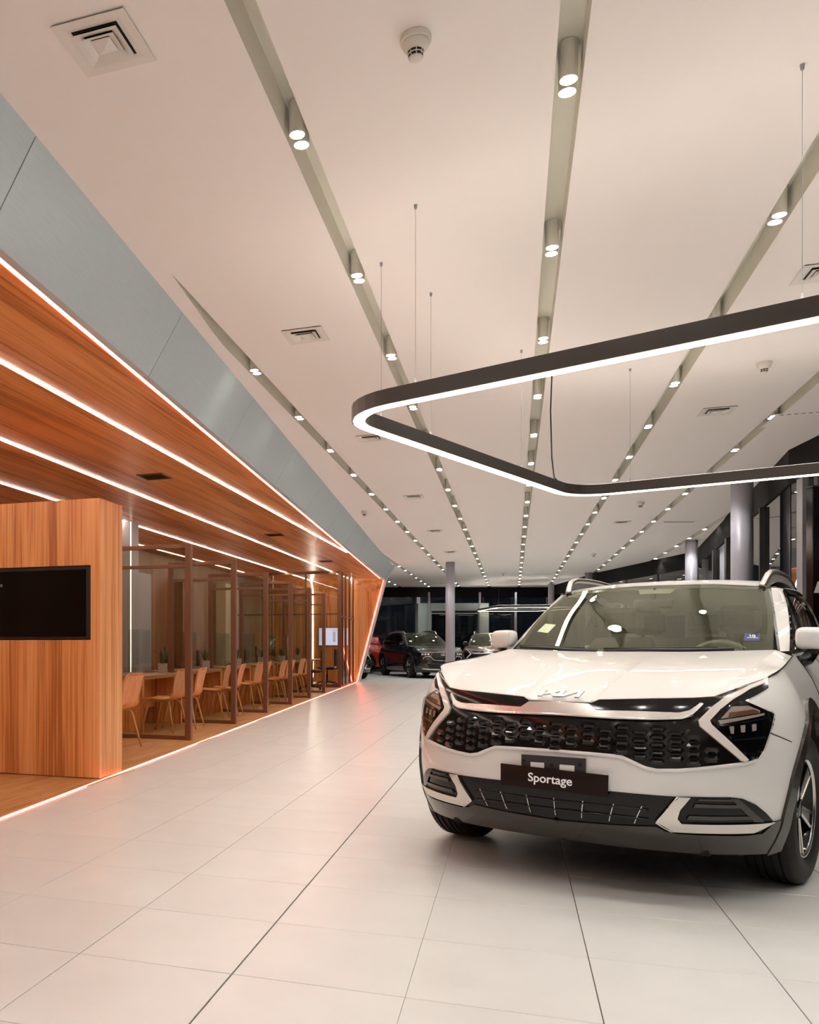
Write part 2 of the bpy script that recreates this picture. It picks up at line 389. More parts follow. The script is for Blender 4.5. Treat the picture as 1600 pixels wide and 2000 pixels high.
# timber floor planks
pf = MB().prism([(XB, -1), (floorX(-1) - 0.03, -1), (floorX(YEND) - 0.03, YEND), (XB, YEND)], -0.004, 0.001).build('floor_pavilion', M['plank']); tag(pf, 'oak plank floor of the pavilion', kind=ST)
stuff = MB(); PW, PL = 0.19, 1.8
k = 0
for i in range(24):
    x1 = -2.95 - i * PW; x0 = x1 - PW + 0.002
    y = -1.0 - (0.63 * i) % PL
    while y < YEND:
        y0, y1 = max(y, -1.0), min(y + PL - 0.002, YEND); y += PL
        q = [(x0, y0), (min(x1, floorX(y0) - 0.03), y0), (min(x1, floorX(y1) - 0.03), y1), (x0, y1)]
        if q[1][0] <= x0 + 0.005 and q[2][0] <= x0 + 0.005: continue
        q[1] = (max(q[1][0], x0 + 0.004), y0); q[2] = (max(q[2][0], x0 + 0.004), y1)
        bot = [(a, c, -0.004) for a, c in q]; top = [(a, c, 0.006) for a, c in q]
        if x1 > -5.0 and 4.5 < y1 and y0 < 24 and k < 280:
            MB().hexa(bot, top).build('plank', M['plank'], pf); k += 1
        else: stuff.hexa(bot, top)
tag(stuff.build('plank_field', M['plank'], pf), kind='stuff')

# facade: header, glass, mullions
def facade(name, pts, label, step, posts={}, pane='pane'):
    root = empty(name); tag(root, label, kind=ST)
    for (ya, xa), (yb, xb) in zip(pts[:-1], pts[1:]):
        L_ = math.hypot(xb - xa, yb - ya); dx, dy = (xb - xa) / L_, (yb - ya) / L_; nx, ny = dy, -dx
        def q(s, off): return (xa + dx * s + nx * off, ya + dy * s + ny * off)
        def slab(nm, s0, s1, o0, o1, z0, z1, m):
            return MB().prism([q(s0, o0), q(s1, o0), q(s1, o1), q(s0, o1)], z0, z1).build(nm, m, root)
        slab('header', 0, L_, -0.02, 0.25, ZC - 0.42, ZC + 0.02, M['header'])
        slab('sill_rail', 0, L_, -0.03, 0.05, 0, 0.08, M['mullion_dark'])
        k = max(1, round(L_ / step)); st = L_ / k
        ps = posts.get(round(ya, 1)) or [(i * st, 0.035 if (i % 2) else 0.075, 'mullion' if (i % 2 == 0) else 'mullion_dark') for i in range(k + 1)]
        cuts = sorted({0.0, L_} | {p_[0] for p_ in ps})
        for a_, c_ in zip(cuts[:-1], cuts[1:]):
            if c_ - a_ > 0.08: slab('pane', a_ + 0.02, c_ - 0.02, 0.0, 0.012, 0.08, ZC - 0.42, M[pane])
        for p_, wd, mm in ps:
            slab('mullion', max(0, p_ - wd), min(L_, p_ + wd), -0.06, 0.08, 0, ZC - 0.42, M[mm])
    return root
facade('wall_right', [(4.0, 4.6), (11.6, 3.30), (12.4, 3.20), (25.1, 4.40), (31.6, 2.62), (38.7, 1.40)], 'dark glazed facade with grey mullions, night outside', 2.4,
       {11.6: [(0.42, 0.075, 'mullion')], 12.4: [(2.0, 0.04, 'mullion_dark'), (5.1, 0.12, 'mullion_dark'), (6.0, 0.13, 'mullion_dark'), (8.2, 0.10, 'mullion_dark'), (10.4, 0.05, 'mullion'), (12.6, 0.06, 'mullion')]}, 'pane_side')
xa, ya = LD(14.35, 36.2); xb, yb = LD(3.5, 36.2)
facade('wall_far', [(ya, xa), (yb, xb)], 'far glazed wall under a black header, night outside', 2.7)

# entrance portal in front of the far glazing
pr = empty('door_1'); tag(pr, 'grey-green framed entrance portal in the far glass wall', kind=ST)
def pbox(nm, u0, u1, z0, z1, d, th, m):
    p = [LD((u0 - U0) / F_PX * d, d), LD((u1 - U0) / F_PX * d, d), LD((u1 - U0) / F_PX * d, d + th), LD((u0 - U0) / F_PX * d, d + th)]
    return MB().prism(p, z0, z1).build(nm, m, pr)
DP = 35.0
def pz(v): return CAM_H + (V0 - v) * DP / F_PX
pbox('side_panel', 817, 843, 0, pz(1178), DP, 0.5, M['frost']); pbox('side_panel', 936, 955, 0, pz(1178), DP, 0.5, M['frost'])
pbox('top_panel', 843, 936, pz(1193), pz(1178), DP, 0.5, M['frost'])
pbox('rail', 843, 936, pz(1199), pz(1197), DP, 0.06, M['mullion']); pbox('leaf', 843, 889, 0.02, pz(1199), DP + 0.2, 0.02, M['pane']); pbox('leaf', 890, 936, 0.02, pz(1199), DP + 0.2, 0.02, M['pane'])
for u in (838.5, 938, 1008):
    pbox('post', u - 1.6, u + 1.6, 0, pz(1157), DP - 0.15, 0.1, M['mullion'])

# round columns
for n, (u, vtop, dia, txt) in enumerate([(879.5, 1098, 0.26, 'slim round grey column rising behind the bonnet of the white car'), (1468.5, 931, 0.28, 'thick round grey column right behind the roof of the white car'),
                                 (1369, 1055, 0.26, 'round grey column at the corner of the glass facade'), (1166, 1118, 0.24, 'round grey column behind the roof rail of the white car'), (1077, 1140, 0.22, 'farthest round grey column where the facade meets the far wall')]):
    x, y, _ = G(u, vtop, ZC)
    x = min(x, facX(y) - 0.3)
    r = empty('column', (x, y, 0)); tag(r, txt, 'column', 'round columns of the hall')
    MB().lathe([(dia / 2, 0.0), (dia / 2, ZC + 0.005)], 40).build('shaft', M['column'], r, smooth=False)
    MB().lathe([(dia / 2 + 0.01, 0.0), (dia / 2 + 0.01, 0.02), (dia / 2 + 0.002, 0.022)], 40).build('base_ring', M['mullion'], r)
    for p in r.children: p.data.polygons.foreach_set('use_smooth', [len(f.vertices) == 4 for f in p.data.polygons])

# ------------------------------------------------------------------ light strips of the pavilion
def strip(name, label, pts, w, m, group, h=0.006):
    """flat light line through pts (lists of xyz), width across x"""
    b = MB(); P = []
    for x, y, z in pts: P.append((x, y, z))
    n = len(P); v = []
    for i, p in enumerate(P):
        a = Vector(P[max(i - 1, 0)]); c = Vector(P[min(i + 1, n - 1)]); t = (c - a).normalized()
        nrm = Vector((1, 0, 0)).cross(t)
        if nrm.length < 0.1: nrm = Vector((0, 0, 1))
        nrm.normalize()
        q = Vector(p)
        for s_, o_ in ((-1, 0), (1, 0), (1, 1), (-1, 1)): v.append(q + Vector((s_ * w / 2, 0, 0)) + nrm * h * o_)
    f = [(3, 2, 1, 0), tuple((n - 1) * 4 + k for k in range(4))]
    for i in range(n - 1):
        for k in range(4): f.append((i * 4 + k, i * 4 + (k + 1) % 4, (i + 1) * 4 + (k + 1) % 4, (i + 1) * 4 + k))
    o = b.add(v, f).build(name, m); tag(o, label, 'light strip', group); return o
zs = ZW - 0.007
strip('led_strip', 'white light line in the timber ceiling closest to the red edge', [(-3.35, -0.9, zs), (-3.35, 18.4, zs)], 0.024, M['strip'], 'white light lines in the timber ceiling')
for x, lab in ((-4.62, 'middle white light line, bending down the end wall beside the screen'), (-5.87, 'innermost white light line, bending down the end wall behind the booths')):
    pts = [(x, -0.9, zs), (x, YEND - RC, zs)] + [(x, YEND - RC + (RC - 0.007) * math.sin(a), ZW - RC + (RC - 0.007) * math.cos(a)) for a in np.linspace(0.1, PI / 2, 10)] + [(x, YEND - 0.007, 0.15)]
    strip('led_strip', lab, pts, 0.027, M['strip'], 'white light lines in the timber ceiling')
strip('led_strip', 'red light line along the front edge of the timber ceiling', [(ceilX(-1) - 0.075, -1, zs), (ceilX(YEND - 0.3) - 0.075, YEND - 0.3, zs)], 0.026, M['strip_red'], 'red light lines around the pavilion')
strip('led_strip', 'red light line down the slanted edge of the end wall', [(frontX(YEND, z) + 0.0, YEND - 0.012 + (0 if z < 2.5 else -0.02), z) for z in (0.02, 1.0, 2.0, 2.7, ZW - 0.03)], 0.02, M['strip_red'], 'red light lines around the pavilion')
b = MB().hexa([(floorX(-1) - 0.018, -1, -0.002), (floorX(-1), -1, -0.002), (floorX(YEND), YEND, -0.002), (floorX(YEND) - 0.018, YEND, -0.002)],
              [(floorX(-1) - 0.018, -1, 0.008), (floorX(-1), -1, 0.008), (floorX(YEND), YEND, 0.008), (floorX(YEND) - 0.018, YEND, 0.008)])
tag(b.build('led_strip', M['strip_pink']), 'pink light line in the floor between tiles and oak planks', 'light strip', 'red light lines around the pavilion')

ORD = 'first second third fourth fifth sixth seventh eighth ninth tenth eleventh twelfth thirteenth fourteenth fifteenth sixteenth seventeenth eighteenth nineteenth twentieth twenty-first twenty-second twenty-third twenty-fourth twenty-fifth twenty-sixth twenty-seventh twenty-eighth'.split()

# ------------------------------------------------------------------ timber block with a screen
bx0, bx1, by0, by1, bz = -5.3, -3.362, 6.72, 7.18, 2.43
t = empty('display_block', (bx1, by0, 0)); tag(t, 'tall oak-veneer block carrying a black screen, at the edge of the tiles', 'partition block')
def rel(o, r): o.location = Vector(o.location) - Vector(r.location); return o
sx0, sx1, sz0, sz1 = -4.62, -3.447, 1.205, 1.855
b = MB(); b.box(bx0, sx0, by0, by0 + 0.06, 0.012, bz); b.v, b.f
body = MB()
# front face with an opening for the screen, as one shell
ov = [(bx0, 0.012), (bx1, 0.012), (bx1, bz), (bx0, bz)]; iv = [(sx0, sz0), (sx1, sz0), (sx1, sz1), (sx0, sz1)]
v = [(x, by0, z) for x, z in ov] + [(x, by0, z) for x, z in iv] + [(x, by0 + 0.06, z) for x, z in iv] + [(x, by1, z) for x, z in ov]
f = [(i, (i + 1) % 4, 4 + (i + 1) % 4, 4 + i) for i in range(4)] + [(4 + i, 4 + (i + 1) % 4, 8 + (i + 1) % 4, 8 + i) for i in range(4)] + [(8, 9, 10, 11)]
f += [((i + 1) % 4, i, 12 + i, 12 + (i + 1) % 4) for i in range(4)] + [(15, 14, 13, 12)]
rel(body.add(v, f).build('body', M['wood_z'], t), t)
rel(MB().box(bx0 + 0.02, bx1 - 0.02, by0 + 0.02, by1 - 0.02, 0.004, 0.014).build('plinth', M['dark'], t), t)
tv = empty('wall_screen', (sx0, by0 + 0.05, sz0)); tag(tv, 'switched-off black screen set into the oak block', 'screen')
rel(MB().cbox(sx0 + 0.004, sx1 - 0.004, by0 + 0.012, by0 + 0.055, sz0 + 0.004, sz1 - 0.004, 0.004).build('bezel', M['dark'], tv), tv)
rel(MB().box(sx0 + 0.02, sx1 - 0.05, by0 + 0.008, by0 + 0.0125, sz0 + 0.03, sz1 - 0.035).build('panel', M['screen_off'], tv), tv)
mt = Matrix.Translation((-4.348, by0 + 0.0075, 1.70)) @ Matrix.Rotation(PI / 2, 4, 'X')
rel(text_mesh('caption', 'o', 0.05, mat('dim_caption', (0.1, 0.1, 0.1), 0.5, emit=(0.5, 0.5, 0.5), estr=0.25), tv, mt, 0.0003), tv)

# ------------------------------------------------------------------ booth partitions
FR = [(-3.676, 9.79), (-3.807, 12.0), (-3.92, 14.13), (-4.02, 16.25), (-4.13, 18.35), (-4.246, 20.46)]
FH, FW, FP = 2.385, 1.06, 0.075
fr0 = None
for n, (x, y) in enumerate(FR):
    lab = f'bronze-framed glass partition between booths, {ORD[n]} from the oak block'
    if fr0 is None:
        r = fr0 = empty('glass_partition')
        for nm, q in (('post', (-FP, 0, 0, FP, 0.006, FH)), ('post', (-FW, -FW + FP, 0, FP, 0.006, FH))):
            MB().cbox(q[0], q[1], q[2], q[3], q[4], q[5], 0.004).build(nm, M['bronze'], r)
        for z0, z1 in ((0.006, 0.056), (FH - 0.05, FH), (2.10, 2.14)):
            MB().cbox(-FW + FP - 0.002, -FP + 0.002, 0.008, FP - 0.008, z0, z1, 0.003).build('rail', M['bronze'], r)
        MB().box(-FW + FP, -FP, 0.033, 0.039, 0.056, 2.10).build('pane', M['clear'], r)
        MB().box(-FW + FP, -FP, 0.033, 0.039, 2.14, FH - 0.05).build('pane', M['clear'], r)
    else: r = copy_tree(fr0)
    r.location = (x, y, 0.0); tag(r, lab, 'partition', 'glass partitions between the booths')

# ------------------------------------------------------------------ desks, chairs and desk things
def make_desk():
    r = empty('desk')
    MB().cbox(-0.80, 0, 0, 1.45, 0.70, 0.75, 0.003).build('top', M['wood_y'], r)
    MB().cbox(-0.80, -0.005, 0.0, 0.06, 0.006, 0.70, 0.003).build('side_panel', M['wood_z'], r)
    MB().cbox(-0.80, -0.005, 1.39, 1.45, 0.006, 0.70, 0.003).build('side_panel', M['wood_z'], r)
    MB().box(-0.45, -0.42, 0.06, 1.39, 0.25, 0.70).build('modesty_panel', M['wood_z'], r)
    return r
def make_chair():
    """one bent-ply shell on four bent-ply legs, facing -x, origin under the seat middle"""
    r = empty('ply_chair')
    prof = [(-0.22, 0.455), (-0.20, 0.462), (-0.10, 0.455), (0.02, 0.445), (0.12, 0.445), (0.18, 0.462), (0.215, 0.50), (0.235, 0.56), (0.25, 0.64), (0.27, 0.73), (0.30, 0.81), (0.315, 0.84)]
    wid = [0.19, 0.215, 0.22, 0.22, 0.215, 0.205, 0.195, 0.19, 0.20, 0.21, 0.195, 0.15]
    P = []
    for (x, z), w_ in zip(prof, wid):
        row = []
        for s_ in np.linspace(-1, 1, 9):
            cup = 0.02 * s_ * s_
            row.append((x - (cup if z > 0.52 else 0), s_ * w_, z + (cup * 0.6 if z <= 0.52 else 0)))
        P.append(row)
    A = np.array(P); t_ = 0.012
    B = A.copy()
    for i in range(len(P)):
        a = A[max(i - 1, 0), 4]; c = A[min(i + 1, len(P) - 1), 4]; d = c - a; nrm = np.array([d[2], 0, -d[0]]); nrm /= np.linalg.norm(nrm)
        B[i] += nrm * t_
    b = MB(); na, nb = A.shape[:2]
    b.grid(A, True); b.grid(B)
    rim = [(i, 0) for i in range(na)] + [(na - 1, j) for j in range(1, nb)] + [(i, nb - 1) for i in range(na - 2, -1, -1)] + [(0, j) for j in range(nb - 2, 0, -1)]
    N_ = na * nb; k = len(rim)
    for q in range(k):
        a_, c_ = rim[q], rim[(q + 1) % k]; ia, ic = a_[0] * nb + a_[1], c_[0] * nb + c_[1]
        b.f.append((ia, ic, N_ + ic, N_ + ia))
    b.build('shell', M['ply'], r, smooth=True)
    for sx, sy in ((-1, -1), (-1, 1), (1, -1), (1, 1)):
        pts = [(0.0, 0.10 * sy, 0.430), (0.08 * sx, 0.13 * sy, 0.430), (0.13 * sx, 0.155 * sy, 0.415), (0.155 * sx, 0.165 * sy, 0.375), (0.20 * sx, 0.19 * sy, 0.19), (0.245 * sx, 0.215 * sy, 0.007)]
        MB().tube(pts, [0.013, 0.014, 0.015, 0.016, 0.014, 0.011], 8).build('leg', M['ply_leg'], r, smooth=True)
    return r
def make_screen():
    r = empty('acrylic_screen')
    MB().cbox(0, 0.005, 0.0, 0.75, 0.0, 0.62, 0.002).build('sheet', M['acrylic'], r)
    MB().box(-0.09, 0.09, 0.06, 0.065, 0.0, 0.10).build('foot', M['acrylic'], r); MB().box(-0.09, 0.09, 0.685, 0.69, 0.0, 0.10).build('foot', M['acrylic'], r)
    return r
def make_planter():
    r = empty('desk_planter')
    MB().add([(-.06, -.06, 0), (.06, -.06, 0), (.06, .06, 0), (-.06, .06, 0), (-.065, -.065, .14), (.065, -.065, .14), (.065, .065, .14), (-.065, .065, .14), (-.055, -.055, .12), (.055, -.055, .12), (.055, .055, .12), (-.055, .055, .12)],
             [(3, 2, 1, 0), (0, 1, 5, 4), (1, 2, 6, 5), (2, 3, 7, 6), (3, 0, 4, 7), (4, 5, 9, 8), (5, 6, 10, 9), (6, 7, 11, 10), (7, 4, 8, 11), (8, 9, 10, 11)]).build('pot', M['pot'], r)
    rr = random.Random(3)
    for k in range(11):
        a = rr.uniform(0, 2 * PI); ln = rr.uniform(0.12, 0.24); lean = rr.uniform(0.15, 0.7); w_ = 0.016
        pts = [Vector((0.02 * math.cos(a), 0.02 * math.sin(a), 0.115)) + Vector((math.cos(a) * lean * ln * t * t, math.sin(a) * lean * ln * t * t, ln * t)) for t in (0, 0.35, 0.7, 1.0)]
        sd = Vector((-math.sin(a), math.cos(a), 0)); v = []
        for p, ww in zip(pts, (0.3, 1, 0.9, 0.08)): v += [p - sd * w_ * ww, p + Vector((0, 0, -0.003)), p + sd * w_ * ww]
        f = []
        for i in range(3): f += [(3 * i, 3 * i + 1, 3 * i + 4, 3 * i + 3), (3 * i + 1, 3 * i + 2, 3 * i + 5, 3 * i + 4)]
        mesh('leaf', v, f, M['leaf'], r, True)
    return r
def make_monitor():
    r = empty('computer_monitor')
    MB().cbox(-0.02, 0.015, -0.25, 0.25, 0.09, 0.37, 0.006).build('casing', M['dark'], r)
    MB().box(-0.0225, -0.02, -0.235, 0.235, 0.105, 0.355).build('panel', M['screen_off'], r)
    MB().tube([(0.02, 0, 0.0), (0.03, 0, 0.14), (0.01, 0, 0.25)], 0.018, 8).build('stand', M['dark'], r)
    MB().cbox(-0.07, 0.10, -0.11, 0.11, 0.0, 0.012, 0.004).build('foot', M['dark'], r)
    return r
def make_phone():
    r = empty('desk_phone')
    MB().hexa([(-.08, -.09, 0), (.08, -.09, 0), (.08, .09, 0), (-.08, .09, 0)], [(-.08, -.09, .05), (.07, -.09, .02), (.07, .09, .02), (-.08, .09, .05)]).build('body', M['dark'], r)
    MB().tube([(-.06, -.1, .055), (-.05, -.06, .075), (0, -.055, .07), (.06, -.07, .045)], 0.014, 8).build('handset', M['white_plastic'], r, smooth=True)
    return r
def make_office_chair():
    """black swivel chair, back towards -x, origin on the floor"""
    r = empty('office_chair')
    P = [[(-0.22 - 0.05 * math.cos(s_ * 1.2) - 0.02 * abs(z - 0.75), 0.23 * s_ * (1 - 0.25 * max(0, z - 0.85)), z) for s_ in np.linspace(-1, 1, 9)] for z in np.linspace(0.55, 1.02, 8)]
    A = np.array(P); B = A + np.array([-0.03, 0, 0]); b = MB(); b.grid(A); b.grid(B, True)
    na, nb = A.shape[:2]; rim = [(i, 0) for i in range(na)] + [(na - 1, j) for j in range(1, nb)] + [(i, nb - 1) for i in range(na - 2, -1, -1)] + [(0, j) for j in range(nb - 2, 0, -1)]
    for q in range(len(rim)):
        a_, c_ = rim[q], rim[(q + 1) % len(rim)]; ia, ic = a_[0] * nb + a_[1], c_[0] * nb + c_[1]; b.f.append((ia, ic, na * nb + ic, na * nb + ia))
    b.build('backrest', M['dark'], r, True)
    MB().cbox(-0.24, 0.24, -0.24, 0.24, 0.44, 0.52, 0.03).build('seat', M['dark'], r)
    MB().tube([(-0.10, 0, 0.46), (-0.27, 0, 0.47), (-0.30, 0, 0.62)], 0.02, 8).build('back_bar', M['dark'], r, True)
    MB().lathe([(0.03, 0.07), (0.03, 0.3), (0.02, 0.3), (0.02, 0.45)], 12).build('gas_lift', M['dark'], r)
    for k in range(5):
        a = 2 * PI * k / 5
        l_ = MB().tube([(0, 0, 0.10), (0.28 * math.cos(a), 0.28 * math.sin(a), 0.07)], [0.025, 0.016], 8).build('leg', M['dark'], r)
        MB().lathe([(0.028, -0.02), (0.028, 0.02)], 12, 'y', (0.28 * math.cos(a), 0.28 * math.sin(a), 0.034)).build('castor', M['dark'], l_)
    return r
DK = [(-4.50, 7.95)] + [(x - 0.90, y + 0.62) for x, y in FR]
dk0, ch0, sc0, pl0, mo0, ph0, oc0 = make_desk(), make_chair(), make_screen(), make_planter(), make_monitor(), make_phone(), make_office_chair()
used = set()
def place(p, loc, rz, lab, cat, grp):
    r = p if p not in used else copy_tree(p)
    used.add(p); r.location = loc; r.rotation_euler = (0, 0, rz); tag(r, lab, cat, grp); return r
for n, (x, y) in enumerate(DK):
    bo = f'{ORD[n]} booth'
    end = n == 6
    place(dk0, (x, y, 0.0), 0, f'wooden desk in the {bo} counted from the oak block', 'desk', 'booth desks')
    zt = 0.752
    place(sc0, (x - 0.34, y + 0.28, zt), random.uniform(-.04, .04), f'clear acrylic screen on the desk of the {bo}', 'screen', 'acrylic desk screens')
    place(pl0, (x - 0.20, y + 1.16, zt), 0.3 * n, f'small plant in a grey square pot on the desk of the {bo}', 'plant', 'desk plants')
    if n in (0, 1, 2, 4, 5, 6): place(mo0, (x - 0.66, y + 0.50, zt), 0.35, f'dark computer monitor on the desk of the {bo}', 'monitor', 'desk monitors')
    if n in (0, 1, 3): place(ph0, (x - 0.5, y + 0.14, zt), 0.4, f'desk phone with pale handset in the {bo}', 'phone', 'desk phones')
    if n in (1, 2, 3, 4, 6): place(oc0, (x - 1.22, y + 0.7, 0.006), 0.25 * (-1) ** n, f'black swivel chair behind the desk of the {bo}', 'chair', 'black office chairs')
    if n == 6:
        place(oc0, (x + 0.30, y + 0.55, 0.006), PI + 0.2, 'black swivel chair in front of the last desk before the glass room', 'chair', 'black office chairs'); continue
    for k, dy in enumerate((0.16, 0.84)):
        if n == 5 and k == 1: pass
        place(ch0, (x + 0.27 + random.uniform(-.03, .03), y + dy + random.uniform(-.03, .03), 0.006), random.uniform(-.12, .12),
              f'orange ply chair in the {bo} from the oak block, {"nearer" if k == 0 else "farther"} of its two', 'chair', 'orange ply visitor chairs')

# back-wall furniture of the pavilion
def panel_thing(name, lab, cat, x0, x1, y0, y1, z0, z1, m, b_=0.006):
    o = MB().cbox(x0, x1, y0, y1, z0, z1, b_).build(name, m); tag(o, lab, cat); return o
r = empty('pilaster', (-5.9, 12.7, 0)); tag(r, 'square grey pillar with a lit edge behind the first partition', 'pillar')
MB().cbox(-0.17, 0.17, -0.17, 0.17, 0.006, ZW - 0.012, 0.004).build('shaft', M['greyp'], r)
MB().box(0.171, 0.18, -0.165, -0.14, 0.01, ZW - 0.02).build('edge_light', led('edge_light', (1.0, 0.85, 0.68), 2.0), r)
for k, (y0, y1, h, m, lab) in enumerate([(9.2, 11.4, 2.55, 'wood_dark', 'tall dark veneer cabinet on the back wall of the near booths'), (15.2, 16.4, 2.6, 'greyp', 'grey panel on the back wall behind the third booth'),
                              (18.2, 19.6, 2.6, 'wood_dark', 'dark veneer cabinet on the back wall behind the fourth booth'), (21.3, 22.3, 2.75, 'cream', 'cream lit panel on the back wall next to the glass room')]):
    panel_thing('wall_panel', lab, 'panel', XB + 0.003, XB + 0.28, y0, y1, 0.006, h, M[m])
strip('led_strip', 'warm light line on top of the back wall cabinets', [(XB + 0.36, 6.0, zs), (XB + 0.36, 22.6, zs)], 0.05, led('cove', (1.0, 0.72, 0.42), 6.0), 'warm lines over the cabinets')

# glass room at the end of the pavilion
gr = empty('wall_room_glass'); tag(gr, 'dark-framed glass walls of the meeting room at the end of the pavilion', kind=ST)
GX, GY = -4.38, 23.1
def gbox(nm, x0, x1, y0, y1, z0, z1, m): return MB().box(x0, x1, y0, y1, z0, z1).build(nm, m, gr)
gbox('head_rail', XB, GX, GY, GY + 0.06, ZW - 0.06, ZW, M['bronze']); gbox('base_rail', XB, GX, GY, GY + 0.06, 0.006, 0.09, M['bronze'])
gbox('transom', XB, GX, GY, GY + 0.05, 1.96, 2.0, M['bronze'])
for x in (GX - 0.07, -5.35, -6.3): gbox('mullion', x, x + (0.09 if x > -5 else 0.05), GY - 0.005, GY + 0.065, 0.006, ZW - 0.005, M['bronze'])
xs = [GX - 0.02, -5.35, -6.3, XB]
for a, c in zip(xs[:-1], xs[1:]):
    gbox('pane', c + 0.05, a, GY + 0.025, GY + 0.033, 0.09, 1.96, M['clear']); gbox('pane', c + 0.05, a, GY + 0.025, GY + 0.033, 2.0, ZW - 0.06, M['clear'])
ex, ey = -4.58, YEND - 0.02
def side(t): return (GX + (ex - GX) * t, GY + (ey - GY) * t)
for t_ in (0.12, 0.34, 0.62, 0.90):
    x, y = side(t_); gbox('mullion', x - 0.03, x + 0.03, y - 0.03, y + 0.03, 0.006, ZW - 0.004, M['bronze'])
p, q = side(0.0), side(0.97)
MB().prism([(p[0] - .004, p[1]), (p[0] + .004, p[1]), (q[0] + .004, q[1]), (q[0] - .004, q[1])], 0.05, ZW - 0.01).build('pane', M['clear'], gr)
for z0, z1 in ((1.9, 1.94), (0.006, 0.05)): MB().prism([(p[0] - .02, p[1]), (p[0] + .02, p[1]), (q[0] + .02, q[1]), (q[0] - .02, q[1])], z0, z1).build('transom', M['bronze'], gr)
tv = empty('wall_monitor', (-5.2, YEND - 0.06, 1.4)); tag(tv, 'lit pale-blue screen on the end wall of the glass room', 'screen')
MB().cbox(-0.48, 0.48, 0.0, 0.05, -0.28, 0.28, 0.005).build('casing', M['dark'], tv)
MB().box(-0.465, 0.465, -0.003, 0.0, -0.265, 0.265).build('panel', M['screen_on'], tv)
MB().box(-0.10, 0.38, -0.005, -0.003, 0.19, 0.205).build('menu_line', M['screen_ink'], tv); MB().box(-0.03, 0.05, -0.005, -0.003, -0.16, 0.15).build('menu_column', M['screen_ink'], tv)
MB().box(-0.43, -0.2, -0.005, -0.003, 0.20, 0.215).build('menu_line', M['screen_ink'], tv)
MB().tube([(0.08, 0.03, -0.28), (0.12, 0.04, -0.5), (0.06, 0.04, -0.8), (0.09, 0.045, -1.0)], 0.006, 6).build('cord', M['cable'], tv)
r = empty('meeting_table', (-5.75, 24.6, 0)); tag(r, 'small wooden table inside the glass meeting room', 'table')
MB().cbox(-0.5, 0.5, -0.8, 0.8, 0.70, 0.74, 0.004).build('top', M['wood_y'], r)
for sx in (-0.42, 0.42):
    for sy in (-0.7, 0.7): MB().cbox(sx - .03, sx + .03, sy - .03, sy + .03, 0.006, 0.70, 0.003).build('leg', M['wood_z'], r)
place(oc0, (-5.0, 24.4, 0.006), PI, 'black swivel chair inside the glass meeting room', 'chair', 'black office chairs')

# grilles in the timber ceiling
for n, (u, v, lab) in enumerate([(302, 930, 'dark square grille in the timber ceiling above the oak block'), (537, 1044, 'small dark grille in the timber ceiling between two white lines'), (637, 1096, 'farthest dark grille in the timber ceiling')]):
    x, y, _ = G(u, v, ZW); r = empty('ceiling_vent', (x, y, ZW - 0.012)); tag(r, lab, 'vent')
    for a in (((-.16, .16), (-.16, -.14)), ((-.16, .16), (.14, .16)), ((-.16, -.14), (-.14, .14)), ((.14, .16), (-.14, .14))): MB().box(*a[0], *a[1], 0, 0.013).build('frame', M['bronze'], r)
    MB().box(-.14, .14, -.14, .14, 0.009, 0.0128).build('backing', M['vent_dark'], r)
    for k in range(5): MB().box(-.14, .14, -0.11 + k * 0.052, -0.10 + k * 0.052, 0.001, 0.009).build('louver', M['graphite'], r)

# ------------------------------------------------------------------ white ceiling: spots, vents, detectors
SLOT_TXT = {0: 'the slot seen past the far portal edge', 1: 'the slot beside the grey fascia', 2: 'the slot left of the pendant ring', 3: 'the middle slot over the white car', 4: 'the slot right of the middle one', 5: 'the second slot right of the middle one', 6: 'the short slot by the facade corner', -1: 'the slot behind the portal edge'}
sp0 = None; nspot = 0
lamp_d = bpy.data.lights.new('spot_beam', 'SPOT'); lamp_d.energy = SPOT_W; lamp_d.color = SPOT_COL; lamp_d.spot_size = math.radians(112); lamp_d.spot_blend = 0.75; lamp_d.shadow_soft_size = 0.05
for kx, x in enumerate(SLX):
    k = kx - 1; c = 0
    for j in range(-5, 21):
        y = 4.0 + 1.64 * j
        if y < YEND and x < fasX(y) + 0.12: continue
        if x > facX(y) - 0.12: continue
        lat = x * cR[0] + y * cR[1]; d = x * cF[0] + y * cF[1]
        if d > 35.9: continue
        vis = seen(x, y, ZC, 0) is not None; c += 1 if vis else 0; nspot += 1
        if sp0 is None:
            r = sp0 = empty('twin_spotlight')
            for s_ in (-0.044, 0.044):
                h = MB().lathe([(0.033, 0.004), (0.035, 0.0), (0.037, 0.004), (0.037, SD - 0.002)], 20, c=(0, s_, 0)).build('housing', M['slot'], r, smooth=False)
                MB().lathe([(0.032, 0.0045), (0.032, 0.008)], 20, c=(0, s_, -0.005)).build('lens', M['lamp'], h)
        else: r = copy_tree(sp0)
        r.location = (x, y, ZC + 0.0); tag(r, f'{ORD[c - 1]} twin spotlight counted from the viewpoint in {SLOT_TXT[k]}' if vis else 'twin spotlight over the part of the hall outside the picture', 'spotlight', 'twin spotlights in the ceiling slots' if vis else 'twin spotlights outside the picture')
        if r is sp0:
            lo_ = bpy.data.objects.new('spot_beam', lamp_d); C.objects.link(lo_); lo_.parent = r; lo_.location = (0, 0, -0.03)

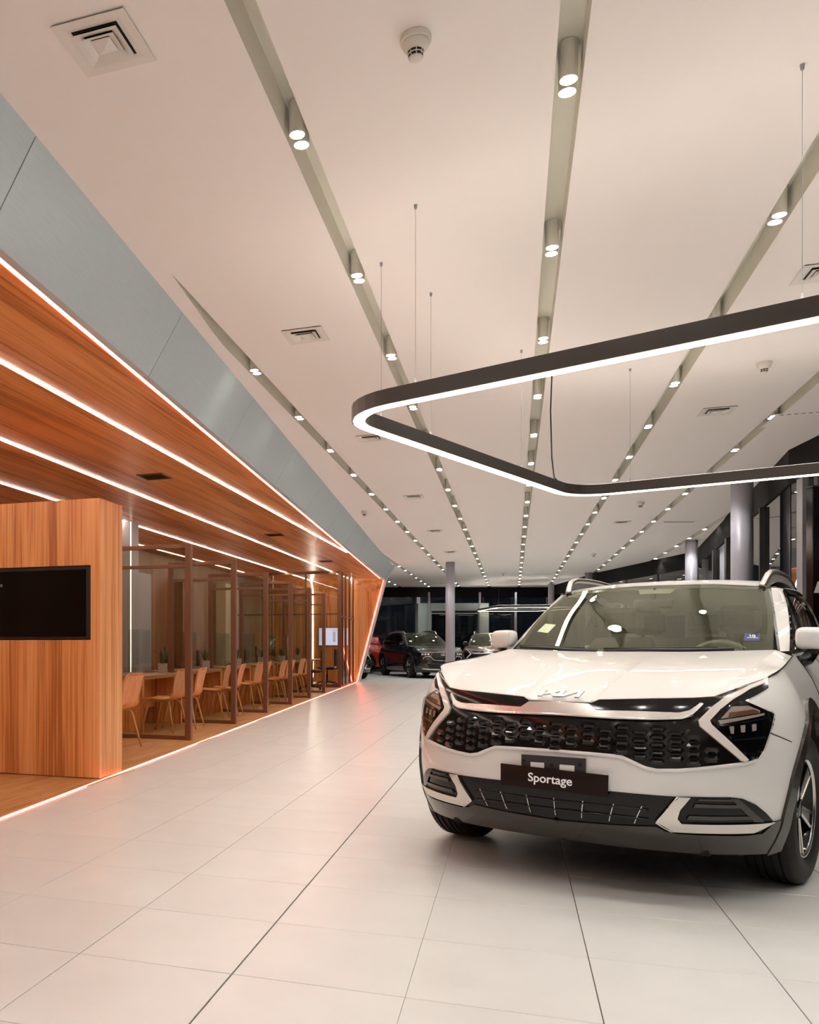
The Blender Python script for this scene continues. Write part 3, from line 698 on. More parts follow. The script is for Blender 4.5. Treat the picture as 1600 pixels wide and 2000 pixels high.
def make_vent():
    r = empty('ceiling_vent')
    def ring(a, b, z0, z1):                        # sloping square ring: outer half-size a at z0, inner b at z1
        m_ = MB(); o_ = [(-a, -a), (a, -a), (a, a), (-a, a)]; i_ = [(-b, -b), (b, -b), (b, b), (-b, b)]
        v = [(x, y, z0) for x, y in o_] + [(x, y, z1) for x, y in i_] + [(x, y, z0 + 0.004) for x, y in o_] + [(x, y, z1 + 0.004) for x, y in i_]
        f = []
        for k in range(4):
            q = (k + 1) % 4; f += [(k, q, 4 + q, 4 + k), (8 + k, 12 + k, 12 + q, 8 + q), (k, 8 + k, 8 + q, q), (4 + k, 4 + q, 12 + q, 12 + k)]
        return m_.add(v, f)
    ring(0.155, 0.118, -0.010, -0.008).build('frame', M['vent'], r)
    ring(0.118, 0.085, -0.008, 0.0).build('collar', M['vent'], r)
    MB().box(-0.15, 0.15, -0.15, 0.15, -0.003, -0.0005).build('backing', M['vent_dark'], r)
    ring(0.093, 0.062, -0.020, -0.007).build('blade', M['vent'], r); ring(0.068, 0.040, -0.024, -0.009).build('blade', M['vent'], r)
    MB().add([(-.042, -.042, -.014), (.042, -.042, -.014), (.042, .042, -.014), (-.042, .042, -.014), (0, 0, -.030)], [(0, 1, 2, 3), (1, 0, 4), (2, 1, 4), (3, 2, 4), (0, 3, 4)]).build('centre_pyramid', M['vent'], r)
    return r
v0_ = None
for n, (u, v, lab) in enumerate([(204, 83, 'large square air diffuser in the ceiling corner above the grey fascia'), (597, 654, 'square air diffuser between the first two lighting slots'), (725, 855, 'square air diffuser just under the rounded tip of the pendant ring'),
        (808, 970, 'square air diffuser in line behind the pendant ring tip'), (850, 1037, 'small distant air diffuser over the slim column'), (1401, 802, 'square air diffuser beyond the pendant ring near the facade'), (1612, 530, 'square air diffuser cut by the frame edge above the pendant ring'), (1215, 1020, 'distant air diffuser above the white car'), (880, 1078, 'farthest air diffuser over the slim column')]):
    r = make_vent() if v0_ is None else copy_tree(v0_); v0_ = v0_ or r
    x, y, _ = G(u, v, ZC); r.location = (x, y, ZC); tag(r, lab, 'vent', 'square air diffusers'); r.scale = (1.0, 1.0, 1.0)
def slot_grille(u0, u1, v, lab, n=9):
    x0, y0, _ = G(u0, v, ZC); x1, y1, _ = G(u1, v, ZC); L_ = math.hypot(x1 - x0, y1 - y0)
    r = empty('slot_grille', (x0, y0, ZC - 0.008)); r.rotation_euler = (0, 0, math.atan2(y1 - y0, x1 - x0)); tag(r, lab, 'vent')
    MB().box(-0.03, L_ + 0.03, -0.07, 0.07, 0.004, 0.009).build('plate', M['vent'], r)
    for k in range(n): MB().box(L_ * (k + 0.2) / n, L_ * (k + 0.75) / n, -0.03, 0.03, 0.001, 0.004).build('opening', M['vent_dark'], r)
slot_grille(1297, 1356, 1019, 'long slotted grille in the ceiling in front of the facade', 12)
slot_grille(1042, 1076, 1121, 'thin far slotted grille in the ceiling over the white car', 8)
x, y, _ = G(1565, 818, ZC); r = empty('access_panel', (x, y, ZC - 0.004)); tag(r, 'flush square access panel in the ceiling near the facade', 'panel')
MB().box(-0.30, 0.30, -0.30, 0.30, 0.001, 0.005).build('leaf', M['ceil'], r)
for k in range(8): MB().box(-0.26 + k * 0.065, -0.225 + k * 0.065, -0.27, -0.255, -0.001, 0.001).build('slit', M['vent_dark'], r)
d0 = None
for n, (u, v, lab) in enumerate([(812, 72, 'smoke detector nearest the viewpoint, alone between two slots'), (1493, 708, 'smoke detector beyond the pendant ring, beside the right-hand slots'), (1251, 981, 'smoke detector behind the pendant ring over the white car'), (712, 998, 'smoke detector close to the grey fascia'), (1160, 1081, 'distant smoke detector over the white car'), (983, 1119, 'farthest smoke detector before the glass wall')]):
    if d0 is None:
        r = d0 = empty('smoke_detector')
        MB().lathe([(0.058, 0.0), (0.06, -0.004), (0.06, -0.022), (0.056, -0.026)], 32).build('base', M['white_plastic'], r, False)
        MB().lathe([(0.052, -0.024), (0.052, -0.032), (0.047, -0.045), (0.034, -0.058)], 32).build('body', M['white_plastic'], r, True)
        MB().lathe([(0.030, -0.058), (0.026, -0.082)], 24).build('chamber', M['vent_dark'], r, True)
        for a_ in (-0.0695,): MB().lathe([(0.0275, a_ - 0.0015), (0.0305, a_ - 0.0015), (0.0305, a_ + 0.0015), (0.0275, a_ + 0.0015)], 24, cap=False).build('band', M['white_plastic'], r)
        for k in range(8):
            a = 2 * PI * k / 8 + 0.2; MB().tube([(0.031 * math.cos(a), 0.031 * math.sin(a), -0.057), (0.027 * math.cos(a), 0.027 * math.sin(a), -0.083)], 0.0018, 6).build('rib', M['white_plastic'], r)
        MB().lathe([(0.027, -0.081), (0.027, -0.085), (0.020, -0.090), (0.008, -0.092)], 24).build('cap', M['white_plastic'], r, True)
    else: r = copy_tree(d0)
    x, y, _ = G(u, v, ZC); r.location = (x, y, ZC); tag(r, lab, 'smoke detector', 'smoke detectors')

# ------------------------------------------------------------------ pendant rings
def rounded(poly, rad, n=9):
    out = []; k = len(poly)
    for i in range(k):
        p = Vector(poly[i]); a = (Vector(poly[i - 1]) - p).normalized(); c = (Vector(poly[(i + 1) % k]) - p).normalized()
        ang = a.angle(c); d = rad / math.tan(ang / 2); p0, p1 = p + a * d, p + c * d
        cen = p + (a + c).normalized() * (rad / math.sin(ang / 2)); v0, v1 = p0 - cen, p1 - cen
        a0 = math.atan2(v0.y, v0.x); a1 = math.atan2(v1.y, v1.x); da = (a1 - a0 + PI) % (2 * PI) - PI
        out += [cen + Vector((math.cos(a0 + da * t), math.sin(a0 + da * t))) * rad for t in np.linspace(0, 1, n)]
    return out
def sweep(pts, w_, z0, z1):
    k = len(pts); v = []
    for i, p in enumerate(pts):
        t = (pts[(i + 1) % k] - pts[i - 1]).normalized(); nr = Vector((t.y, -t.x))
        for s_, z in ((-1, z0), (1, z0), (1, z1), (-1, z1)): v.append((p.x + nr.x * w_ / 2 * s_, p.y + nr.y * w_ / 2 * s_, z))
    f = []
    for i in range(k):
        j = (i + 1) % k
        for q in range(4): f.append((i * 4 + q, i * 4 + (q + 1) % 4, j * 4 + (q + 1) % 4, j * 4 + q))
    return MB().add(v, f)
ZR = 2.575
def pendant(poly, rad, wires, lab, cable=None, prof=0.085):
    c = rounded(poly, rad); r = empty('pendant_ring', (0, 0, 0)); tag(r, lab, 'pendant light', 'ring-shaped pendant lights')
    sweep(c, prof, ZR - 0.085, ZR).build('housing', M['graphite'], r)
    sweep(c, prof - 0.018, ZR - 0.089, ZR - 0.083).build('diffuser', M['ring_led'], r)
    sweep(c, prof - 0.018, ZR - 0.002, ZR + 0.002).build('added_uplight', M['ring_fill'], r)  # unseen glowing band on top, added to lift the ceiling brightness
    for x, y in wires:
        w_ = MB().tube([(x, y, ZR - 0.002), (x, y, ZC - 0.002)], 0.0013, 6).build('suspension_wire', M['mullion'], r)
        MB().lathe([(0.007, -0.022), (0.009, -0.004), (0.009, 0.0)], 12, c=(x, y, ZC)).build('ceiling_cap', M['mullion'], w_)
        MB().lathe([(0.005, 0.0), (0.005, 0.03), (0.003, 0.034)], 10, c=(x, y, ZR)).build('grip', M['mullion'], w_)
    if cable: MB().tube(cable, 0.006, 8).build('power_cable', M['cable'], r, True)
    return r
p1, p2 = G(1078, 735, ZC), G(1084, 935, ZR)
cx, cy = 0.30, 8.03
pendant([(-0.985, 4.99), (0.50, 8.44), (2.9, 7.75), (1.75, 3.92)], 0.36, [(-0.50, 4.80), (-0.777, 5.456), (-0.527, 6.04), (0.06, 7.46), (0.95, 8.28), (1.117, 4.17), (2.3, 7.9)],
        'large black rounded pendant ring with glowing underside above the white car',
        [(p1[0], p1[1], ZC), (p1[0] - 0.01, p1[1] + 0.01, ZC - 0.3), (p1[0] + 0.0, p1[1], ZR + 0.25), (p1[0] + 0.02, p1[1] + 0.02, ZR + 0.08), (p1[0] + 0.08, p1[1] + 0.05, ZR + 0.015), (p1[0] + 0.16, p1[1] + 0.08, ZR + 0.01)])
q = [LD(*s_) for s_ in ((11.0, 34.9), (10.6, 31.2), (14.0, 30.6), (13.4, 34.6))]
pendant([q[0], q[1], q[2], q[3]], 0.3, [q[1]], 'small distant pendant ring in front of the far glass wall', prof=0.10)

# ------------------------------------------------------------------ the white car
# local frame: x forward from the front axle, y to the car's left, z up
CAR_A = math.radians(39.5)                     # car axis against the view direction
CAR_LD = (2.247, 4.806)                        # front axle middle, lateral / depth
car_x, car_y = LD(*CAR_LD)
CAR_RZ = math.atan2(-(cR * math.sin(CAR_A) + cF * math.cos(CAR_A))[1], -(cR * math.sin(CAR_A) + cF * math.cos(CAR_A))[0])
def table(tab, win):
    zz = np.linspace(0.0, 1.6, 801); xx = np.interp(zz, [p[0] for p in tab], [p[1] for p in tab])
    k = int(win / 0.002) | 1; pad = np.pad(xx, k // 2, mode='edge'); xx = np.convolve(pad, np.ones(k) / k, 'valid')
    return lambda z: np.interp(z, zz, xx)
xf = table([(.0, .66), (.20, .74), (.26, .82), (.32, .885), (.38, .925), (.48, .945), (.62, .945), (.72, .93), (.80, .905), (.86, .88), (.91, .855), (.96, .80), (1.02, .70), (1.10, .55), (1.2, .40)], 0.05)
wz = table([(.0, .86), (.22, .885), (.35, .915), (.5, .93), (.70, .932), (.82, .925), (.90, .905), (.98, .875), (1.05, .835), (1.12, .79), (1.2, .74)], 0.07)
xr = table([(.0, -3.50), (.25, -3.62), (.4, -3.72), (.6, -3.74), (.8, -3.70), (1.0, -3.66), (1.2, -3.60)], 0.1)
XC, L0, W0, XCR, LR0 = 0.25, 0.69, 0.93, -3.05, 0.69
ph = np.linspace(0, PI / 2, 1500)
_y = W0 * np.sin(ph) ** (2 / 2.6); _x = XC + L0 * np.cos(ph) ** (2 / 2.0)
_s = np.concatenate([[0], np.cumsum(np.hypot(np.diff(_x), np.diff(_y)))]); S1 = _s[-1]
_yr = W0 * np.sin(ph) ** (2 / 3.0); _xr = XCR - LR0 * np.cos(ph) ** (2 / 2.0)
_sr = np.concatenate([[0], np.cumsum(np.hypot(np.diff(_xr), np.diff(_yr)))]); SR1 = _sr[-1]
S2 = S1 + (XC - XCR); S3 = S2 + SR1
def P_body(s, z):
    s = np.asarray(s, float); z = np.asarray(z, float); a = np.abs(s); sg = np.where(s < 0, -1.0, 1.0)
    xfr = np.interp(a, _s, _x); yfr = np.interp(a, _s, _y)
    x1 = XC + (xfr - XC) * (xf(z) - XC) / L0; x2 = XC - (a - S1)
    rr = S3 - a; xre = np.interp(rr, _sr, _xr); yre = np.interp(rr, _sr, _yr); x3 = XCR + (xre - XCR) * (xr(z) - XCR) / (-LR0)
    x = np.where(a < S1, x1, np.where(a < S2, x2, x3)); y = np.where(a < S1, yfr, np.where(a < S2, W0, yre)) * wz(z) / W0
    return np.stack([x, y * sg, z + 0 * x], -1)
def N_body(s, z):
    e = 1e-3; ps = P_body(s + e, z) - P_body(s - e, z); pz_ = P_body(s, z + e) - P_body(s, z - e)
    n = np.cross(ps, pz_); return n / np.maximum(np.linalg.norm(n, axis=-1, keepdims=True), 1e-9)
def s_of_x(x, z):
    if x >= XC: return float(np.interp(-(XC + (x - XC) * L0 / (float(xf(z)) - XC)), -_x, _s))
    return S1 + XC - x
_ca, _sa = math.cos(CAR_A), math.sin(CAR_A)
def proj(p):                                   # car point -> photograph pixel
    p = np.asarray(p); lat = CAR_LD[0] - _sa * p[..., 0] + _ca * p[..., 1]; d = CAR_LD[1] - _ca * p[..., 0] - _sa * p[..., 1]
    return np.stack([U0 + F_PX * lat / d, V0 - F_PX * (p[..., 2] - CAM_H) / d], -1)
_gs, _gz = np.meshgrid(np.linspace(-0.02, 3.2, 645), np.linspace(0.12, 1.18, 213), indexing='ij')
_gp = proj(P_body(_gs, _gz))
def SZ(pts):
    """sight lines met with the body skin (left half of the car) -> skin coordinates"""
    out = []
    for u, v in pts:
        d = np.hypot(_gp[..., 0] - u, _gp[..., 1] - v); i = np.unravel_index(np.argmin(d), d.shape); s, z = _gs[i], _gz[i]
        for _ in range(6):
            e = 1e-3; p0 = proj(P_body(s, z)); J = np.stack([(proj(P_body(s + e, z)) - p0) / e, (proj(P_body(s, z + e)) - p0) / e], 1)
            try: ds = np.linalg.solve(J, np.array([u, v]) - p0)
            except Exception: break
            ds = np.clip(ds, -0.03, 0.03); s += ds[0]; z += ds[1]
        out.append((float(s), float(z)))
    return out
def inside(poly, x, y):
    c = np.zeros(np.shape(x), bool); n = len(poly)
    for i in range(n):
        x0, y0 = poly[i]; x1, y1 = poly[(i + 1) % n]
        if y0 == y1: continue
        m = ((y0 > y) != (y1 > y)) & (x < (x1 - x0) * (y - y0) / (y1 - y0) + x0); c ^= m
    return c
def dense(poly, st, closed=True):
    out = []; n = len(poly)
    for i in range(n if closed else n - 1):
        a, b_ = np.array(poly[i]), np.array(poly[(i + 1) % n]); k = max(1, int(np.ceil(np.linalg.norm(b_ - a) / st)))
        for t in range(k): out.append(tuple(a + (b_ - a) * t / k))
    if not closed: out.append(tuple(poly[-1]))
    return out
def tri2d(outer, holes, st, fine=None):
    loops = [dense(outer, fine or st)] + [dense(h, fine or st) for h in holes]
    pts = []; edges = []
    for lp in loops:
        n0 = len(pts); k = len(lp); pts += lp; edges += [(n0 + i, n0 + (i + 1) % k) for i in range(k)]
    o = np.array(loops[0]); xs = np.arange(o[:, 0].min(), o[:, 0].max(), st); ys = np.arange(o[:, 1].min(), o[:, 1].max(), st)
    gx, gy = np.meshgrid(xs, ys); gx = gx.ravel(); gy = gy.ravel(); ok = inside(loops[0], gx, gy)
    for h in loops[1:]: ok &= ~inside(h, gx, gy)
    bp = np.array(pts)
    g = np.stack([gx[ok], gy[ok]], 1)
    if len(g):
        keep = np.ones(len(g), bool)
        for i in range(0, len(g), 400):
            q = g[i:i + 400]; keep[i:i + 400] = (np.min(np.hypot(q[:, None, 0] - bp[None, :, 0], q[:, None, 1] - bp[None, :, 1]), 1) > st * 0.4)
        pts += [tuple(p) for p in g[keep]]
    r = delaunay_2d_cdt([Vector(p) for p in pts], edges, [], 0, 1e-6)
    vo = np.array([(p.x, p.y) for p in r[0]]); fo = [tuple(f) for f in r[2]]
    cen = np.array([vo[list(f)].mean(0) for f in fo]); ok = inside(loops[0], cen[:, 0], cen[:, 1])
    for h in loops[1:]: ok &= ~inside(h, cen[:, 0], cen[:, 1])
    return vo, [f for f, k in zip(fo, ok) if k]
def boundary(faces):
    e = {}
    for f in faces:
        for i in range(len(f)):
            a, b_ = f[i], f[(i + 1) % len(f)]; e[(a, b_)] = 1
    return [(a, b_) for a, b_ in e if (b_, a) not in e]
def surf(name, fn, outer, m, parent, holes=(), st=0.03, off=0.0, thick=0.0, mirror=0, fine=None, nf=None, smooth=True):
    """mesh on a parametric skin. mirror: 0 one side, 1 both halves welded in one mesh, -1 other side only"""
    vo, fo = tri2d(list(outer), [list(h) for h in holes], st, fine)
    Pt = fn(vo[:, 0], vo[:, 1]); Nn = (nf or (lambda a, b_: numnorm(fn, a, b_)))(vo[:, 0], vo[:, 1])
    A = Pt + Nn * off
    f0 = fo[0]; gn = np.cross(A[f0[1]] - A[f0[0]], A[f0[2]] - A[f0[0]])
    if np.dot(gn, Nn[f0[0]]) < 0: fo = [f[::-1] for f in fo]
    Vv = [tuple(p) for p in A]; Ff = list(fo)
    if thick:
        n0 = len(Vv); Vv += [tuple(p) for p in (A - Nn * thick)]
        for a, b_ in boundary(fo): Ff.append((b_, a, a + n0, b_ + n0))
    def mir(V_): return [(x, -y, z) for x, y, z in V_]
    if mirror == -1: Vv = mir(Vv); Ff = [f[::-1] for f in Ff]
    if mirror == 1:
        n0 = len(Vv); Ff += [tuple(i + n0 for i in f[::-1]) for f in Ff]; Vv += mir(Vv)
    o = mesh(name, Vv, Ff, m, parent, False)
    me = o.data
    if mirror == 1 or thick:
        bm = bmesh.new(); bm.from_mesh(me)
        if mirror == 1: bmesh.ops.remove_doubles(bm, verts=bm.verts[:], dist=1e-5)
        bmesh.ops.delete(bm, geom=[q for q in bm.verts if not q.link_faces], context='VERTS')
        bm.to_mesh(me); bm.free()
    if smooth:
        me.polygons.foreach_set('use_smooth', [True] * len(me.polygons))
        if thick:
            bm = bmesh.new(); bm.from_mesh(me)
            for e in bm.edges:
                if len(e.link_faces) == 2 and e.calc_face_angle(0) > 0.7: e.smooth = False
            bm.to_mesh(me); bm.free()
    return o
def numnorm(fn, a, b_):
    e = 1e-3; n = np.cross(fn(a + e, b_) - fn(a - e, b_), fn(a, b_ + e) - fn(a, b_ - e)); n /= np.maximum(np.linalg.norm(n, axis=-1, keepdims=True), 1e-9)
    c = fn(a, b_) - np.array([-1.3, 0, 0.7]); s_ = np.sign(np.sum(n * c, -1, keepdims=True)); return n * np.where(s_ == 0, 1, s_)
def both(name, outer, m, parent, **k):
    return surf(name, P_body, outer, m, parent, nf=N_body, **k), surf(name, P_body, outer, m, parent, nf=N_body, mirror=-1, **k)
def bead(name, path, r, m, parent, off=0.0, sym=0, n=8, closed=False):
    p = np.array(dense(path, 0.03, False)); A = P_body(p[:, 0], p[:, 1]) + N_body(p[:, 0], p[:, 1]) * off
    if sym == -1: A = A * np.array([1, -1, 1])
    if sym == 1: A = np.concatenate([(A * np.array([1, -1, 1]))[::-1][:-1], A])
    return MB().tube(A, r, n).build(name, m, parent, True)
def coons(b0, b1, l0, l1, nu, nv):
    """b0/b1: bottom/top curves, l0/l1: left/right curves (arrays of points)"""
    def rs(c, n):
        c = np.array(c, float); d = np.concatenate([[0], np.cumsum(np.linalg.norm(np.diff(c, axis=0), axis=1))]); t = np.linspace(0, d[-1], n)
        return np.stack([np.interp(t, d, c[:, k]) for k in range(3)], 1)
    B0, B1, A0, A1 = rs(b0, nu), rs(b1, nu), rs(l0, nv), rs(l1, nv)
    u = np.linspace(0, 1, nu)[None, :, None]; v = np.linspace(0, 1, nv)[:, None, None]
    return (1 - v) * B0[None] + v * B1[None] + (1 - u) * A0[:, None] + u * A1[:, None] - ((1 - u) * (1 - v) * B0[0] + u * (1 - v) * B0[-1] + (1 - u) * v * B1[0] + u * v * B1[-1])
def spline(pts, n=30):
    pts = np.array(pts, float); k = len(pts); out = []
    ext = np.vstack([2 * pts[0] - pts[1], pts, 2 * pts[-1] - pts[-2]])
    for i in range(k - 1):
        p0, p1, p2, p3 = ext[i:i + 4]
        for t in np.linspace(0, 1, max(2, n // (k - 1)), endpoint=False):
            out.append(0.5 * ((2 * p1) + (-p0 + p2) * t + (2 * p0 - 5 * p1 + 4 * p2 - p3) * t * t + (-p0 + 3 * p1 - 3 * p2 + p3) * t ** 3))
    out.append(pts[-1]); return np.array(out)
def mirr(A): return np.array(A) * np.array([1, -1, 1])

M['paint'] = mat('white_car_paint', (0.70, 0.69, 0.67), 0.4, coat=0.7)
M['pillar'] = mat('grey_pillar_trim', (0.26, 0.25, 0.25), 0.4)
M['gloss_black'] = mat('gloss_black', (0.006, 0.005, 0.0045), 0.12, coat=0.0, spec=0.35)
M['clad'] = mat('dark_cladding', (0.028, 0.023, 0.018), 0.2, coat=0.3)
M['rubber'] = mat('tyre_rubber', (0.013, 0.011, 0.009), 0.6, spec=0.25)
M['wheel_well'] = mat('wheel_well', (0.006, 0.006, 0.006), 0.9)
M['alloy'] = mat('machined_alloy', (0.62, 0.60, 0.57), 0.22, 1.0)
M['drl'] = mat('light_guide', (0.70, 0.64, 0.60), 0.3, coat=0.6)
M['reflector'] = mat('lamp_reflector', (0.62, 0.57, 0.54), 0.3, 0.25)
M['amber'] = mat('amber_lens', (0.22, 0.10, 0.05), 0.2, coat=0.8)
M['lens'] = glass('lamp_lens', (0.75, 0.72, 0.70), 1.45)
M['cabin'] = mat('cabin_trim', (0.16, 0.155, 0.13), 0.7)
M['cabin_light'] = mat('cabin_liner', (0.42, 0.42, 0.36), 0.8)
M['seat'] = noisy('seat_cloth', (0.10, 0.095, 0.08), (0.14, 0.13, 0.115), rough=0.8, nscale=60)
M['sticker'] = mat('blue_sticker', (0.035, 0.04, 0.15), 0.4)
M['plate'] = mat('plate_black', (0.010, 0.004, 0.003), 0.10, spec=0.25)

car = empty('car', (car_x, car_y, 0.0), CAR_RZ); tag(car, 'white sport utility car facing the viewer, black grille and boomerang lights', 'car')

# --- curves picked off the body
HX = [(1097, 1369), (1156, 1370), (1171, 1364), (1275, 1362), (1350, 1361), (1395, 1359), (1436, 1344), (1500, 1323)]
hood_f = SZ(HX); hood_f[0] = (0.0, hood_f[1][1])
rear_sh = SZ([(1527, 1305)])[0]
s_ap = s_of_x(-0.50, 1.10)
T = hood_f + [rear_sh, (s_ap - 0.03, 1.105), (s_ap + 0.05, 1.115)]
belt = [(s_of_x(-1.5, 1.1), 1.125), (s_of_x(-2.6, 1.1), 1.15), (S2, 1.16), (S3 - 0.7, 1.13), (S3, 1.10)]
def circ(cx, r, n=28, z0=0.2):
    out = []
    for a in np.linspace(-0.275, PI + 0.275, n):
        x, z = cx + r * math.cos(a), 0.37 + r * math.sin(a); out.append((s_of_x(x, z), z))
    return out
arch_f, arch_r = circ(0.0, 0.478), circ(-2.755, 0.478)
zb = lambda z: z
bot_line = [(0.0, 0.235), (0.55, 0.235), (arch_f[0][0] - 0.03, 0.235)]
outer = [(0.0, 0.235), (arch_f[0][0], 0.235 if arch_f[0][1] > 0.235 else arch_f[0][1])] + arch_f + [(arch_f[-1][0], 0.23), (arch_r[0][0], 0.24)] + arch_r + [(arch_r[-1][0], 0.27), (S3, 0.30)] + belt[::-1] + T[::-1]
surf('body_shell', P_body, outer, M['paint'], car, st=0.03, mirror=1, nf=N_body, fine=0.02)

# --- bonnet
fe = [P_body(s, z) for s, z in hood_f]
corner = 5
fe_c = np.array(fe[:corner + 1]); fe_s = np.array(fe[corner:])
ctr = spline([fe[0], (0.70, 0, 0.955), (0.40, 0, 1.025), (0.05, 0, 1.085), (-0.32, 0, 1.125)], 40)
cow_c = spline([(-0.32, 0, 1.125), (-0.36, 0.35, 1.128), (-0.47, 0.725, 1.138)], 30)
crease = spline([fe[corner], (0.42, 0.665, 1.015), (0.0, 0.72, 1.09), (-0.47, 0.725, 1.138)], 40)
shut_end = P_body(s_ap - 0.03, 1.105)
shut = spline([fe[-1], P_body(*rear_sh), shut_end], 30)
cow_s = np.array([(-0.47, 0.725, 1.138), shut_end])
b = MB(); A = coons(fe_c, cow_c, ctr, crease, 30, 30); B = coons(fe_s, cow_s, crease, shut, 8, 30)
full = np.concatenate([mirr(A)[:, ::-1][:, :-1], A], 1)
b.grid(full); nA = len(b.v)
b.grid(B); b.grid(mirr(B), True)
bon = b.build('bonnet', M['paint'], car, True)
bm = bmesh.new(); bm.from_mesh(bon.data); bmesh.ops.remove_doubles(bm, verts=bm.verts[:], dist=1e-4)
for e in bm.edges:
    if len(e.link_faces) == 2 and e.calc_face_angle(0) > 0.12: e.smooth = False
bmesh.ops.recalc_face_normals(bm, faces=bm.faces[:]); bm.to_mesh(bon.data); bm.free()
for sg in (1, -1):
    q = np.array(shut) * np.array([1, sg, 1]) + np.array([0, 0.003 * sg, 0.001])
    MB().tube(q, 0.0035, 6).build('shut_line', M['wheel_well'], bon, True)

# --- brand letters on the bonnet: three joined slanted letters
def kia_mesh(name, m, parent, mat4, w=1.0, th=0.01):
    """letters drawn as slanted strokes in a 4.6 x 1 box"""
    st = 0.30; sl = 0.32
    def bar(x0, y0, x1, y1, wd=0.42):
        return [(x0 - wd / 2 + sl * (y0 - .5), y0), (x0 + wd / 2 + sl * (y0 - .5), y0), (x1 + wd / 2 + sl * (y1 - .5), y1), (x1 - wd / 2 + sl * (y1 - .5), y1)]
    polys = [bar(0.2, 0, 0.2, 1), bar(0.45, 0.28, 1.95, 1.0, 0.62), bar(1.75, 0.0, 1.05, 0.62, 0.50), bar(2.10, 0, 2.10, 1, 0.44), bar(2.25, 0.0, 3.65, 1.0, 0.60), bar(3.85, 0, 3.85, 1, 0.44)]
    b_ = MB()
    for k, p in enumerate(polys): b_.prism([((x - 2.05) * w, (y - .5) * w) for x, y in p], 0, th + 0.0001 * k)
    o = b_.build(name, m, parent); o.data.transform(mat4); return o
def frame_on(p, n, right, tilt=0):
    n = Vector(n).normalized(); r = Vector(right); r = (r - n * r.dot(n)).normalized(); u = n.cross(r)
    return Matrix(((r.x, u.x, n.x, p[0]), (r.y, u.y, n.y, p[1]), (r.z, u.z, n.z, p[2]), (0, 0, 0, 1)))
logo_n = Vector((0.62, 0, 0.78)); logo_p = (0.838, 0.0, 0.9285)
kia_mesh('bonnet_lettering', M['white_letter'], car, frame_on(logo_p, logo_n, (0, 1, 0)), 0.047, 0.009)

# --- face of the car: black mask with grille and lamps
mask_px = [(1097, 1372), (1156, 1373), (1171, 1367), (1275, 1365), (1350, 1364), (1395, 1361), (1436, 1346), (1498, 1325), (1500, 1343.7), (1454, 1369), (1511, 1394.6), (1508, 1410), (1490, 1465.4), (1480, 1481), (1469, 1488.8), (1447, 1492.5),
           (1375, 1501), (1325, 1505), (1282, 1505), (1260, 1500), (1232, 1487), (1212.6, 1478), (1157.5, 1473), (1097, 1470)]
mk = SZ(mask_px); mk[0] = (0.0, mk[1][1] + 0.0); mk[-1] = (0.0, mk[-2][1] + 0.002)
mask = surf('grille_mask', P_body, mk, M['gloss_black'], car, st=0.025, off=0.004, thick=0.01, mirror=1, nf=N_body, fine=0.02)
bead('bumper_lip', mk[13:], 0.010, M['paint'], car, off=0.0, sym=1)
# satin trim blade with its raised middle
tr_px = [(1097, 1375), (1152, 1377.5), (1167, 1390), (1240, 1391.5), (1325, 1394.5), (1345, 1390), (1366, 1376), (1372, 1378), (1350, 1399), (1330, 1405.5), (1275, 1407), (1200, 1405), (1097, 1399)]
tr = SZ(tr_px); tr[0] = (0.0, tr[0][1] + .004); tr[-1] = (0.0, tr[-1][1] - 0.002)
surf('trim_blade', P_body, tr, M['satin'], mask, st=0.02, off=0.020, thick=0.016, mirror=1, nf=N_body, fine=0.012)
bead('trim_edge', [(0.0, tr[-1][1] + 0.004)] + tr[-2:-6:-1], 0.006, M['chrome'], mask, off=0.022, sym=1)
# grille scales: staggered columns of faceted lozenges
gr_px = [(1097, 1403), (1200, 1410), (1330, 1412), (1357, 1422), (1438, 1488), (1375, 1496), (1282, 1500), (1260, 1494), (1232, 1481), (1157.5, 1468), (1097, 1465)]
gp = SZ(gr_px); gp[0] = (0.0, gp[0][1]); gp[-1] = (0.0, gp[-1][1])
gp_full = gp + [(-s, z) for s, z in gp[::-1][1:-1]]
cw, chh = 0.072, 0.036
def scale_cell(s0, z0, sgn_):
    hw, hh = 0.034, 0.0150
    pts = [(s0 - hw, z0), (s0 - hw * .62, z0 + hh), (s0 + hw * .62, z0 + hh), (s0 + hw, z0), (s0 + hw * .62, z0 - hh), (s0 - hw * .62, z0 - hh)]
    mid = [(s0 - hw * .45, z0 - hh * 0.1), (s0 + hw * .45, z0 - hh * 0.1)]
    q = np.array(pts + mid + pts); off = np.array([0.006] * 6 + [0.020] * 2 + [0.0] * 6)
    A = P_body(q[:, 0], q[:, 1]) + N_body(np.abs(q[:, 0]), q[:, 1]) * np.where(q[:, 0] < 0, -1, 1)[:, None] ** np.array([[0, 1, 0]]) * off[:, None]
    fs = [(0, 1, 6), (1, 2, 7, 6), (2, 3, 7), (3, 4, 7), (4, 5, 6, 7), (5, 0, 6)] + [(i, (i + 1) % 6, 8 + (i + 1) % 6, 8 + i)[::-1] for i in range(6)]
    return mesh('grille_scale', A, fs, M['gloss_black'], mask)
for c in range(-9, 10):
    for r_ in range(0, 9):
        s0 = c * cw; z0 = 0.575 + r_ * chh + (chh / 2 if c % 2 else 0)
        if bool(inside(gp_full, np.array([s0]), np.array([z0]))[0]) and all(bool(inside(gp_full, np.array([s0 + a]), np.array([z0 + b_]))[0]) for a in (-.024, .024) for b_ in (-.010, .010)):
            scale_cell(s0, z0, 1)
